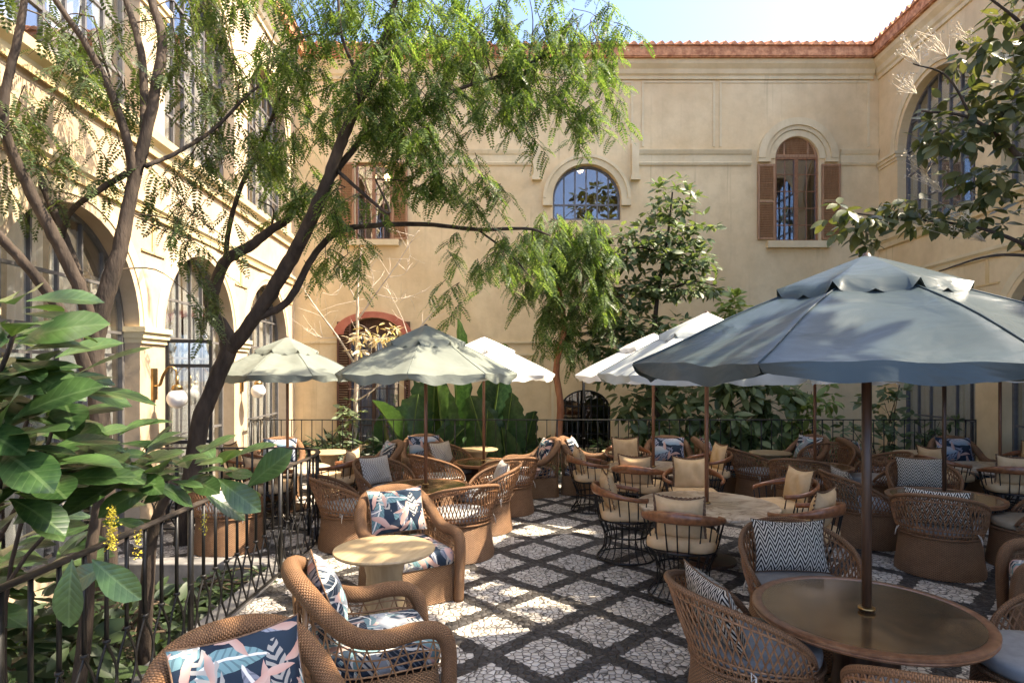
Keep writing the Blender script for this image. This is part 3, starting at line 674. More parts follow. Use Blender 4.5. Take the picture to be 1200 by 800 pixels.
# rain pipe and hanging bulbs
mb = MB(); a = bp(683.5, 0)[0]; mb.tube([(a, DB - .10, .0), (a, DB - .10, 2.2)], .035, 8)
for z in (.5, 1.4, 2.1): mb.tube([(a, DB - .10, z - .03), (a, DB - .10, z + .03)], .05, 8)
tag(mb.build('rain_pipe', 'black_steel'), 'thin dark rain pipe on the end wall in front of the grilled arch', 'pipe')
def bulb(px, py, label):
    x, z = bp(px, py); k = (DB + .75) / DB
    t_ = thing('pendant_lamp', label, 'lamp', (x * k, DB + .75, CAM_H + (z - CAM_H) * k), group='lit bulbs behind the upper windows')
    m = MB(); m.lathe([(0, -.085), (.05, -.07), (.08, -.02), (.08, .03), (.05, .07), (.02, .09)], 14); m.build('bulb', 'bulb', t_)
    m = MB(); m.tube([(0, 0, .09), (0, 0, 9.55 - t_.location.z)], .006, 5); m.build('cord', 'black_steel', t_)
bulb(680, 199, 'glowing bulb behind the round-headed window of the end wall'); bulb(454, 208, 'glowing bulb behind the shuttered window among the leaves')

# floor and ground
BX, BY = -2.62, 7.25                                         # edge of the sunken bed on the left
mb = MB(); mb.add([(BX, .5, 0), (9.3, .5, 0), (9.2, 12.42, 0), (BX, 12.42, 0), (-5.3, 12.42, 0), (-5.1, BY, 0), (BX, BY, 0)], [(0, 1, 2, 6), (6, 2, 3), (5, 6, 3, 4)]); tag(mb.build('paved_floor', 'paving', smooth=False), kind='structure')
mb = MB(); G = np.zeros((3, 3, 3))
for i, yy in enumerate((-250, 0, 250)):
    for j, xx in enumerate((-250, 0, 250)): G[i, j] = (xx, yy, -1.7)
mb.grid(G); tag(mb.build('ground', 'ground'), kind='structure')
mb = MB(); mb.add([(-30, -12, -.006), (30, -12, -.006), (30, 1.0, -.006), (-30, 1.0, -.006)], [(0, 1, 2, 3)]); tag(mb.build('terrace', 'ground', smooth=False), kind='structure')
rr = np.random.default_rng(3); G = np.zeros((16, 80, 3))
for i in range(16):
    for j in range(80): G[i, j] = (-5.5 + j * .187, 12.5 + i * .225, .06 + .06 * rr.random())
mb = MB(); mb.grid(G); tag(mb.build('planting_bed', 'soil'), kind='structure')
mb = MB(); mb.box((1.9, 12.48, .06), (14.4, .22, .27)); ob = mb.build('stone_kerb', 'stone_kerb', smooth=False); tag(ob, kind='structure')
bv = ob.modifiers.new('bev', 'BEVEL'); bv.width = .015; bv.segments = 2

mb = MB(); G = np.zeros((20, 14, 3))
for i in range(20):
    for j in range(14): G[i, j] = (-5.2 + j * (BX - .05 + 5.2) / 13, .6 + i * (BY - .65) / 19, -.95 + .1 * rr.random())
mb.grid(G); tag(mb.build('sunken_bed', 'soil'), kind='structure')
mb = MB(); mb.box((BX + .02, 3.9, -.77), (.24, 6.78, 1.6)); mb.box(((BX - 5.15) / 2 - .05, BY - .02, -.77), (5.15 + BX + .0, .26, 1.6)); ob = mb.build('bed_kerb', 'stone_kerb', smooth=False); tag(ob, kind='structure')
bv = ob.modifiers.new('bev', 'BEVEL'); bv.width = .015; bv.segments = 2
# ------------------------------------------------------------------ furniture prototypes (facing +X)
def rrect(hx, hy, r, n=6):
    out = []
    for cx, cy, a0 in ((hx - r, hy - r, 0), (-hx + r, hy - r, 90), (-hx + r, -hy + r, 180), (hx - r, -hy + r, 270)):
        for a in np.linspace(a0, a0 + 90, n): out.append((cx + r * math.cos(R(a)), cy + r * math.sin(R(a))))
    return np.array(out)
def loft(mb, loops, zs, closed=True):
    """loops: list of (k,2) outlines stacked at zs, metric UVs"""
    P = np.array([[(x, y, z) for x, y in L] for L, z in zip(loops, zs)])
    k = P.shape[1]; L0 = P[len(P) // 2]; seg = np.linalg.norm(np.roll(L0, -1, 0) - L0, axis=1); u = np.concatenate([[0], np.cumsum(seg)])
    UV = np.zeros((len(P), k + 1, 2)); UV[:, :, 0] = u[None]; UV[:, :, 1] = np.concatenate([[0], np.cumsum(np.linalg.norm(np.diff(P[:, 0], axis=0), axis=1))])[:, None]
    mb.grid(P, UV, True); return mb
def puff(mb, loop_fn, zs):
    """soft cushion: loop_fn(scale) at (z, scale) rings, closed with a cap"""
    loops = [loop_fn(s) for z, s in zs]; P = np.array([[(x, y, z) for x, y in L] for L, (z, s) in zip(loops, zs)])
    k = P.shape[1]; UV = np.zeros((len(P), k + 1, 2)); Q = np.concatenate([P, P[:, :1]], 1)
    UV[:, :, 0] = Q[:, :, 0] + Q[:, :, 2] * .6; UV[:, :, 1] = Q[:, :, 1] + Q[:, :, 2] * .35
    mb.grid(P, UV, True)
    return mb
def pillow_mesh(name, w, h, t, mat, seed=0, ruffle=None, sag=.05, parent=None):
    n, m = 15, 13; r = np.random.default_rng(seed); mb = MB()
    ph = r.random(6) * 6
    for side in (1, -1):
        P = np.zeros((m, n, 3)); UV = np.zeros((m, n, 2))
        for i in range(m):
            for j in range(n):
                u, v = -1 + 2 * j / (n - 1), -1 + 2 * i / (m - 1)
                pin = 1 - .10 * (u * u) * (1 - .0) * (1 - v * v) * 0
                x = w / 2 * u * (1 - .07 * (1 - u * u) * 0 - .06 * (1 - v * v) * abs(u) * 0 + .0)
                # sides bow inward so that the corners make ears
                bx = 1 - .07 * (1 - v * v) * u * u; bz = 1 - .07 * (1 - u * u) * v * v
                th = t / 2 * ((1 - abs(u) ** 2.4) * (1 - abs(v) ** 2.4)) ** .55
                cr = .012 * (math.sin(5 * u + ph[0]) * math.sin(4 * v + ph[1]) + .6 * math.sin(9 * u + 3 * v + ph[2])) * (1 - u * u) * (1 - v * v)
                zz = h / 2 * v * bz - (sag * h * (1 - u * u) if v > 0 else 0) * v * .6
                P[i, j] = (side * (th + cr), w / 2 * u * bx, zz); UV[i, j] = (w / 2 * u + ph[3] * .3, h / 2 * v + ph[4] * .3)
        mb.grid(P, UV, flip=side > 0)
        if side == 1: edge = [P[0, j] for j in range(n)] + [P[i, n - 1] for i in range(1, m)] + [P[m - 1, j] for j in range(n - 2, -1, -1)] + [P[i, 0] for i in range(m - 2, 0, -1)]
    o = mb.build(name, mat, parent)
    E = np.array(edge)
    if ruffle:
        k = 150; idx = np.linspace(0, len(E), k, endpoint=False); i0 = idx.astype(int); f = (idx - i0)[:, None]
        Q = E[i0] * (1 - f) + E[(i0 + 1) % len(E)] * f; c = Q.mean(0); d = Q - c; d[:, 0] = 0; d /= np.linalg.norm(d, axis=1)[:, None]
        O = Q + d * .028; O[:, 0] += .012 * np.sin(np.arange(k) * 1.9); mb = MB(); mb.grid(np.array([Q - d * .006, O]), None, True); mb.build('ruffle', ruffle, o)
    else:
        mb = MB(); mb.tube(E, .0055, 5, closed=True); mb.build('piping', 'piping', o)
    return o

def make_armchair():
    t_ = thing('wicker_armchair', 'x', 'armchair')
    half = [(.425, .345, .0), (.435, .35, .25), (.425, .365, .47), (.36, .385, .585), (.22, .40, .615), (.02, .41, .60), (-.16, .405, .64), (-.30, .375, .76), (-.41, .29, .885), (-.47, .15, .935)]
    pts = half + [(-.485, 0, .945)] + [(x, -y, z) for x, y, z in half[::-1]]
    roll = crom(pts, 7); n = len(roll); rad = .050 + .012 * np.sin(np.linspace(0, math.pi, n)) ** 2
    mb = MB(); mb.tube(roll, rad, 12); mb.build('arm_roll', 'wrap_honey', t_)
    mb = MB(); loops = [rrect(.415 + e, .375 + e, .10) + np.array((-.02, 0)) for e in (.012, .004, 0, -.012)]; loft(mb, loops, (.005, .06, .2, .345))
    mb.build('base', 'wicker_honey', t_)
    mb = MB(); L = rrect(.40, .36, .10) + np.array((-.02, 0)); mb.grid(np.array([[(x, y, .338) for x, y in L], [(x * .1, y * .1, .338) for x, y in L]]), None, True); mb.build('seat_deck', 'wicker_honey', t_)
    # open lattice between base and roll
    mb = MB(); idx = np.linspace(14, n - 15, 58)
    low = []; up = []
    for q_ in idx:
        p = roll[int(round(q_))]; up.append(p)
    up = np.array(up); low = up.copy(); low[:, 2] = .345
    low[:, 0] = np.clip(low[:, 0] * .93, -.42, .385); low[:, 1] *= .92
    for i in range(len(up)):
        j = min(len(up) - 1, max(0, i + (2 if i % 2 else -2)))
        mid = (low[i] + up[j]) / 2 + np.array((low[i][0], low[i][1], 0)) * .03
        mb.tube([low[i], mid, up[j]], .0052, 4, cap=False)
    for f in (.12, .30, .50, .70, .86):
        P = low * (1 - f) + up * f; mb.tube(P, .0055 if f != .5 else .007, 4, cap=False)
    mb.build('lattice', 'cane_honey', t_)
    mb = MB(); puff(mb, lambda s: rrect(.385 * s, .335 * s, .07 * s) + np.array((.015, 0)), [(.338, .93), (.352, .985), (.40, 1.0), (.455, .985), (.485, .93), (.50, .75), (.507, .4), (.508, .02)])
    mb.build('seat_cushion', 'floral', t_)
    for e in (1, -1):
        mb = MB(); mb.tube([(-.40, e * .31, .33), (-.43, e * .325, .60), (-.41, e * .31, .86)], .015, 8); mb.build('back_post', 'cane_honey', t_)
    index_kids(t_); return t_

def shell_pt(t, f):
    """bucket-chair shell: t from the back (rad), f 0 waist .. 1 rim"""
    c = math.cos(t * 90 / 116)
    rr_ = .385 + .095 * max(0, c) ** .5 * f + .02 * math.sin(math.pi * f); z = .425 + (.03 + .445 * max(0, c) ** .62) * f
    back = .07 * max(0, math.cos(t)) * f * f
    return np.array((-(rr_ + back) * math.cos(t), rr_ * math.sin(t), z))
def make_bucket():
    t_ = thing('wicker_tub_chair', 'x', 'chair')
    mb = MB(); mb.lathe([(.425, .004), (.428, .05), (.41, .16), (.393, .30), (.388, .42), (.375, .435), (.01, .435)], 40, cap=False); mb.build('base', 'wicker_brown', t_)
    mb = MB(); mb.lathe([(.34, .436), (.372, .442), (.383, .462), (.384, .50), (.374, .522), (.33, .533), (.15, .537), (.001, .538)], 40, cap=False); mb.build('seat_cushion', 'grey_cushion', t_)
    T = R(114)
    rim = np.array([shell_pt(a, 1) for a in np.linspace(-T, T, 61)])
    mb = MB(); mb.tube(rim, .021, 8); mb.tube(np.array([shell_pt(a, .985) * (.975, .975, 1) for a in np.linspace(-T * .97, T * .97, 49)]), .012, 5); mb.build('rim', 'wrap_brown', t_)
    mb = MB(); N = 41
    for dirn in (-1, 1):
        for i in range(N):
            a0 = -T + 2 * T * i / (N - 1); P = []
            for f in np.linspace(0, 1, 7):
                a = a0 + dirn * R(17) * f
                if abs(a) > T: break
                P.append(shell_pt(a, f) * (1 + .006 * dirn, 1 + .006 * dirn, 1))
            if len(P) > 2: mb.tube(P, .0066, 4, cap=False)
    for f in (.10, .2, .86): mb.tube([shell_pt(a, f) for a in np.linspace(-T, T, 41)], .0085, 5)
    mb.build('lattice', 'cane', t_)
    mb = MB(); mb.tube([(.394 * math.cos(a), .394 * math.sin(a), .425) for a in np.linspace(0, 2 * math.pi, 41)[:-1]], .013, 6, closed=True); mb.build('waist_band', 'wrap_brown', t_)
    for e in (1, -1):
        mb = MB(); p = shell_pt(e * R(62), .12) * (1.05, 1.05, 1)
        mb.tube([p, p + (-.01, .012 * e, -.035), p + (-.014, .02 * e, -.09)], [.006, .007, .004], 4); mb.tube([p, p + (-.03, .002 * e, -.02), p + (-.02, -.02 * e, .02), p], .005, 4); mb.build('tie', 'tie_fabric', t_)
    index_kids(t_); return t_

def make_captain():
    t_ = thing('spindle_armchair', 'x', 'chair'); T = R(128); S = 1.12
    def rp(t):
        c = max(0, math.cos(t * 90 / 128)); z = .655 + .085 * c ** 1.5
        return np.array((-.325 * math.cos(t) - .02, .335 * math.sin(t) * (1 + .06 * (1 - c)), z)) * S
    ts = np.linspace(-T, T, 49)
    P = np.array([rp(a) for a in ts]); h = np.array([.024 + .030 * max(0, math.cos(a)) ** 1.5 for a in ts]) * S
    w = np.full(len(ts), .019 * S); w[0] *= .6; w[-1] *= .6
    mb = MB(); mb.tube(P, w, 10, up=(0, 0, 1), flat=h / w); mb.build('arm_rail', 'bent_wood', t_)
    mb = MB()
    for a in np.linspace(-T * .97, T * .97, 15):
        p = rp(a); c_, s_ = -math.cos(a), math.sin(a)
        path = [p - (0, 0, .01), np.array((.285 * c_, .285 * s_, .43)) * S, np.array((.225 * c_, .225 * s_, .26)) * S, np.array((.235 * c_, .235 * s_, .12)) * S, np.array((.30 * c_, .30 * s_, .02)) * S]
        mb.tube(crom(path, 5), .0075, 5, cap=False)
    for a in (R(150), R(180), R(-150)):
        c_, s_ = -math.cos(a), math.sin(a)
        mb.tube(crom([np.array((.285 * c_, .285 * s_, .42)) * S, np.array((.225 * c_, .225 * s_, .26)) * S, np.array((.235 * c_, .235 * s_, .12)) * S, np.array((.30 * c_, .30 * s_, .02)) * S], 5), .0075, 5, cap=False)
    mb.build('spindle_cage', 'black_steel', t_)
    mb = MB()
    for r_, z in ((.30, .018), (.226, .25), (.287, .425)): mb.tube([(r_ * S * math.cos(a), r_ * S * math.sin(a), z * S) for a in np.linspace(0, 2 * math.pi, 33)[:-1]], .011, 6, closed=True)
    mb.build('hoop', 'black_steel', t_)
    mb = MB(); mb.lathe([(.01, .415), (.285, .415), (.292, .425), (.285, .437), (.01, .437)], 32, S, S, cap=False); o = mb.build('seat_board', 'dark_wood', t_); o.scale = (1, 1, S)
    mb = MB(); puff(mb, lambda s: rrect(.29 * s * S, .29 * s * S, .13 * s * S) + np.array((.02, 0)), [(.437 * S, .9), (.45 * S, .985), (.485 * S, 1.0), (.525 * S, .97), (.545 * S, .85), (.552 * S, .5), (.553 * S, .02)]); mb.build('seat_cushion', 'beige_fabric', t_)
    index_kids(t_); return t_

ARM, BUC, CAP = make_armchair(), make_bucket(), make_captain()
USED = {'a': False, 'b': False, 'c': False}
PROTO = {'a': ARM, 'b': BUC, 'c': CAP}
GROUP = {'a': 'low wicker armchairs with floral cushions', 'b': 'round wicker tub chairs at the umbrella tables', 'c': 'spindle armchairs with beige cushions'}
def chair(kind, x, y, deg, label, pillow=None, plabel=None, dx=0, tilt=None, pal=None, yaw=0):
    o = PROTO[kind] if not USED[kind] else copy_tree(PROTO[kind]); USED[kind] = True
    o.location = (x, y, .002); o.rotation_euler = (0, 0, R(deg)); tag(o, label, 'armchair' if kind == 'a' else 'chair', GROUP[kind])
    if pal:
        for ch in o.children:
            if ch.name.startswith('seat_cushion'):
                ch.data = ch.data.copy(); ch.data.materials[0] = MATS[pal]
    if pillow:
        src = PILL[pillow]; p = src if not PUSED.get(pillow) else copy_tree(src); PUSED[pillow] = True
        lx, lz, lt = {'a': (-.27, .775, 20), 'b': (-.275, .742, 17), 'c': (-.205, .800, 12)}[kind]
        if tilt is not None: lt = tilt
        m = Matrix.Translation((x, y, 0)) @ Matrix.Rotation(R(deg), 4, 'Z') @ Matrix.Translation((lx + dx, 0, lz)) @ Matrix.Rotation(R(yaw), 4, 'Z') @ Matrix.Rotation(R(-lt), 4, 'Y')
        p.matrix_world = m; tag(p, plabel, 'pillow', PGROUP[pillow])
    return o
PILL = {'f1': pillow_mesh('floral_pillow', .60, .46, .19, 'floral', 1), 'f2': pillow_mesh('floral_pillow', .58, .46, .19, 'floral_pale', 2), 'f3': pillow_mesh('floral_pillow', .60, .46, .19, 'floral_blue', 3),
        'ch': pillow_mesh('zigzag_pillow', .60, .43, .17, 'chevron', 4), 'ne': pillow_mesh('net_pillow', .54, .42, .17, 'net_fabric', 5), 'be': pillow_mesh('beige_pillow', .46, .44, .17, 'beige_fabric', 6, 'piping', .10)}
PUSED = {}; PGROUP = {'f1': 'floral pillows on the low armchairs', 'f2': 'floral pillows on the low armchairs', 'f3': 'floral pillows on the low armchairs', 'ch': 'zigzag pillows', 'ne': 'pale net-patterned pillows', 'be': 'beige ruffled pillows'}
for p in PILL.values(): index_kids(p)

# ------------------------------------------------------------------ tables
def wood_table(x, y, r, label, h=.74):
    t_ = thing('side_table', label, 'table', (x, y, .002), random.random() * 3, 'small pale wooden pedestal tables')
    k = r / .37
    mb = MB(); mb.lathe([(.01, h - .034), (r - .02, h - .034), (r - .006, h - .026), (r, h - .014), (r - .004, h - .003), (r - .012, h), (.01, h)], 56, cap=False); mb.build('table_top', 'ash_wood', t_, 'auto')
    mb = MB(); mb.lathe([(.175 * k, .0), (.18 * k, .01), (.16 * k, .22), (.135 * k, .42), (.13 * k, .52), (.15 * k, .62), (.20 * k, h - .035)], 40); mb.build('pedestal', 'ash_wood', t_, 'auto')
    return t_
def round_table(kind, x, y, r, label, h=.66):
    t_ = thing('dining_table', label, 'table', (x, y, .002), random.random() * 3, 'round umbrella tables')
    if kind == 'marble':
        mb = MB(); mb.lathe([(.035, h - .045), (r - .03, h - .045), (r - .006, h - .036), (r, h - .022), (r - .004, h - .007), (r - .014, h), (.035, h)], 72, cap=False); mb.build('table_top', 'marble', t_, 'auto')
        mb = MB(); mb.lathe([(.33, 0), (.33, .03), (.12, .07), (.085, .14), (.085, h - .12), (.2, h - .05)], 36); mb.build('pedestal', 'dark_wood', t_, 'auto')
    else:
        mb = MB(); mb.lathe([(.035, h - .006), (r - .062, h - .006)], 72, cap=False); mb.build('table_top', 'bronze', t_)
        mb = MB(); mb.lathe([(.1, h - .05), (r - .05, h - .055), (r - .012, h - .05), (r - .002, h - .036), (r - .008, h - .03), (r, h - .022), (r, h - .008), (r - .01, h), (r - .045, h), (r - .06, h - .005), (r - .062, h - .012)], 72, cap=False); mb.build('rim', 'rim_wood', t_, 'auto')
        mb = MB(); mb.lathe([(.30, 0), (.31, .04), (.21, .16), (.19, .35), (.23, h - .06)], 36); mb.build('pedestal', 'dark_wood', t_, 'auto')
    return t_

# ------------------------------------------------------------------ umbrellas
def umbrella(x, y, r, rot, zh, zt, mat, label, ventmat=None, pole_r=.024, polemat='umbrella_wood', vent=.40, seed=0, lean=0):
    """octagonal canopy: hem corners at height zh, crown at zt"""
    t_ = thing('garden_umbrella', label, 'umbrella', (x, y, .002), 0, 'canvas umbrellas over the tables'); rg = np.random.default_rng(seed)
    N, K = 8, 12; rise = zt - zh
    def cpt(a, f, dz=0, rs=1.0):
        k = (a - rot) / (2 * math.pi / N); fr_ = k - math.floor(k)
        ap = math.cos(math.pi / N) / math.cos((fr_ - .5) * 2 * math.pi / N); mid = math.sin(math.pi * fr_)
        rr_ = r * f * ap * (1 - .035 * mid * f * f)
        z = zh + rise * (1 - f) ** 1.0 + .10 * rise * math.sin(math.pi * f) * .55 - .050 * mid * math.sin(math.pi * min(1, f * 1.0)) * f * 1.3
        z += .010 * math.sin(7 * a + 9 * f + seed) * f + mid * f * f * (.009 * math.sin(5.2 * math.pi * fr_ + 5 * f + seed * 1.7) + .007 * math.sin(3.1 * math.pi * fr_ - 8 * f + seed + math.floor(k)))
        return np.array((rr_ * rs * math.cos(a), rr_ * rs * math.sin(a), z + dz))
    A = [rot + 2 * math.pi * i / (N * K) for i in range(N * K)]
    mb = MB(); F = np.linspace(.06, 1, 13); mb.grid(np.array([[cpt(a, f) for a in A] for f in F]), None, True); mb.build('canopy', mat, t_)
    mb = MB()
    for p in range(N): mb.tube([cpt(rot + p * 2 * math.pi / N + 1e-5, f, .002) for f in np.linspace(.08, .995, 10)], .0055, 4)
    mb.build('seam', mat, t_)
    # valance: one flap a panel, gathered and wavy
    mb = MB()
    for p in range(N):
        drop = .105 + .02 * rg.random(); ph = rg.random() * 6
        rows = []
        for d in np.linspace(0, 1, 5):
            row = []
            for i in range(K * 2 + 1):
                e = i / (K * 2); a = rot + (p + e) * 2 * math.pi / N + (.5 - e) * .035 * d
                q_ = cpt(rot + (p + min(max(e, .0001), .9999)) * 2 * math.pi / N, 1.0); out = np.array((math.cos(a), math.sin(a), 0))
                wv = .5 - .5 * math.cos(e * 2 * math.pi); sc = .86 + .14 * abs(math.sin(e * math.pi * 2.0))
                sw = .009 * math.sin(e * 19 + ph) * d + .012 * d * math.sin(e * 8 + ph * 2)
                row.append(q_ + out * (.02 * d + sw - .05 * d * (1 - wv) ** 3) + np.array((0, 0, -drop * d * sc * (.45 + .55 * wv ** .35))))
            rows.append(row)
        mb.grid(np.array(rows))
    mb.build('valance', mat, t_)
    mb = MB(); FV = np.linspace(.02, vent, 7); rows = [[cpt(a, f, .055 + .05 * (vent - f)) for a in A] for f in FV]
    last = []
    for i, a in enumerate(A):
        fr_ = (i % K) / K; q_ = cpt(a, vent + .035, .055); last.append(q_ + np.array((0, 0, -.028 - .040 * abs(math.sin(fr_ * math.pi * 2)) + .03 * (fr_ in (0.0,)))))
    rows.append(last); mb.grid(np.array(rows), None, True); mb.build('vent_cap', ventmat or mat, t_)
    mb = MB(); mb.tube([(0, 0, .0), (0, 0, zt + .04)], pole_r, 14); mb.build('pole', polemat, t_)
    mb = MB(); mb.lathe([(.001, zt + .085), (.02, zt + .08), (.03, zt + .06), (.045, zt + .045), (.05, zt + .01)][::-1], 14); mb.build('finial', 'dark_wood', t_)
    mb = MB(); mb.lathe([(pole_r + .004, zh + .02), (.06, zh + .03), (.06, zh + .09), (pole_r + .004, zh + .1)], 16, cap=False); hub = mb.build('hub', 'umbrella_wood', t_)
    mb = MB()
    for p in range(N):
        a = rot + p * 2 * math.pi / N; P = np.array([cpt(a, f, -.022) for f in (.05, .4, .7, .985)]); mb.tube(P, .010, 5)
        mb.tube([(.05 * math.cos(a), .05 * math.sin(a), zh + .06), cpt(a, .55, -.03)], .008, 5)
    mb.build('rib_frame', 'umbrella_wood', t_)
    mb = MB(); mb.lathe([(pole_r + .002, .735 - .068), (pole_r + .022, .735 - .068), (pole_r + .022, .735 - .056), (pole_r + .006, .735 - .05)], 18); mb.build('collar', 'brass', t_)
    mb = MB(); mb.lathe([(.26, 0), (.26, .03), (.06, .06), (.05, .2), (.03, .22)], 28); mb.build('base', 'black_steel', t_, 'auto')
    return t_

# ------------------------------------------------------------------ placing tables and umbrellas
round_table('bronze', 2.28, 4.06, .69, 'big dark bronze-topped round table nearest the camera')
round_table('marble', 2.25, 7.3, .80, 'mottled marble round table ringed by five beige-cushioned spindle chairs')
round_table('marble', 2.26, 10.1, .76, 'mottled marble round table just beyond the nearer marble one, by the fence', .655)
round_table('bronze', -1.16, 8.5, .60, 'dark green-bronze table ringed by wicker tub chairs near the railing', .65)
round_table('bronze', -.48, 10.75, .52, 'dark table half hidden behind tub chairs, in front of the banana leaves', .65)
round_table('bronze', 4.94, 10.3, .58, 'bronze-topped table with tub chairs in front of the dense leafy hedge', .65)
round_table('bronze', 5.34, 7.8, .64, 'glossy round table catching a pale reflection, on the right of the terrace', .65)
round_table('marble', 7.76, 10.04, .76, 'grey-white marble table by the doorway pillar of the right-hand wing', .655)
round_table('marble', -3.57, 10.04, .66, 'marble table seen through the black railing under the sage umbrella', .655)
wood_table(-1.05, 5.2, .415, 'pale wooden pedestal table between the near armchairs by the railing')
wood_table(-3.29, 11.37, .37, 'pale wooden table behind the curved end of the railing')
wood_table(-.62, 11.8, .36, 'pale wooden table in front of the banana plant')
wood_table(2.0, 11.45, .37, 'pale wooden table in front of the grilled arch')
wood_table(4.62, 11.3, .36, 'pale wooden table in front of the dense leafy hedge')
wood_table(7.25, 11.3, .38, 'pale wooden table in front of the light green shrubs by the fence')
umbrella(2.28, 4.06, 1.50, R(178), 2.235, 2.87, 'canvas_sky_toned', 'huge blue-grey umbrella over the nearest table', pole_r=.030, polemat='dark_wood', seed=1, vent=.345)  # darker pole wood stands in for the shade under this canopy
umbrella(2.25, 7.3, 1.26, R(170), 2.15, 2.80, 'canvas_pale', 'pale grey umbrella partly hidden behind the huge blue-grey one', seed=2)
umbrella(2.26, 10.1, 1.26, R(182), 2.12, 2.72, 'canvas_white', 'white umbrella over the farther marble table', seed=3)
umbrella(-1.16, 8.5, 1.24, R(268), 2.15, 2.74, 'canvas_sage', 'sage green umbrella over the dark table with tub chairs, in front of the banana leaves', seed=4)
umbrella(-.48, 10.75, 1.24, R(188), 2.12, 2.70, 'canvas_white', 'white umbrella half hidden behind the sage green one', seed=5)
umbrella(4.94, 10.3, 1.26, R(180), 2.10, 2.68, 'canvas_white', 'white umbrella seen below the rim of the huge blue-grey one, by the hedge', seed=6)
umbrella(5.34, 7.8, 1.28, R(178), 2.18, 2.75, 'canvas_sage', 'sage umbrella on a dark pole behind the huge blue-grey one', polemat='dark_wood', seed=7)  # pole wood darkened here too, in place of shade
umbrella(7.76, 10.04, 1.26, R(180), 2.13, 2.70, 'canvas_white', 'cream umbrella by the doorway pillar of the right-hand wing', seed=8)
umbrella(-3.57, 10.04, 1.16, R(262), 2.13, 2.66, 'canvas_sage', 'sage umbrella behind the railing in front of the sunlit arches', seed=9)

# ------------------------------------------------------------------ armchairs
A_ = [(-1.04, 2.68, -46, 'f1', 'low wicker armchair cut off by the bottom of the photo', 'navy floral pillow with pink and white leaves, nearest the camera', None),
      (-.93, 4.13, 22, 'f2', 'wicker armchair in side view in front of the pale pedestal table by the railing', 'striped pale floral pillow seen edge-on in the side-view armchair', 'floral_pale'),
      (-1.03, 6.22, -58, 'f1', 'wicker armchair behind the near pedestal table, turned to the camera', 'dark floral pillow with a pink streak, behind the near pedestal table', 'floral'),
      (-2.38, 10.7, 205, 'f2', 'wicker armchair just past the curved railing end, with bare branches above', 'pale floral pillow just past the curved railing end', None),
      (-1.55, 11.5, -72, 'f3', 'wicker armchair beside the banana plant, behind the dark umbrella table', 'floral pillow beside the banana plant, cut by an umbrella pole', None),
      (.32, 11.2, 194, 'f1', 'wicker armchair seen from behind at its side, right of the banana plant', 'floral pillow on the armchair right of the banana plant', None),
      (1.37, 11.4, -15, 'f2', 'wicker armchair in front of the red-barked slim tree', 'floral pillow in front of the red-barked slim tree', None),
      (2.78, 11.2, -100, 'f3', 'wicker armchair facing the camera behind the farther marble table', 'blue and white floral pillow behind the farther marble table', None),
      (3.78, 11.35, -8, 'f1', 'wicker armchair in side view in front of the dark leafy hedge', 'floral pillow behind an umbrella pole, in front of the dark leafy hedge', None),
      (5.25, 11.65, 200, 'f2', 'wicker armchair behind the bronze table by the hedge', 'pink and white floral pillow behind the bronze table by the hedge', None),
      (6.38, 11.25, -10, 'f1', 'wicker armchair in side view beside the light green shrubs', 'floral pillow half hidden by the thick near umbrella pole', None),
      (7.95, 11.15, -100, 'f3', 'wicker armchair against the pillar of the right-hand wing', 'wide navy palm-leaf pillow against the pillar of the right-hand wing', None),
      (-4.1, 11.0, -80, 'f3', 'wicker armchair behind the railing below the farthest sunlit arch', 'purple-tinged floral pillow seen through the railing', None),
      (4.72, 5.3, 150, None, 'thickly woven armchair at the right edge, beyond the near umbrella table', None, None)]
for x, y, dg, pl, lb, plb, pal in A_: chair('a', x, y, dg, lb, pl, plb, pal=pal)
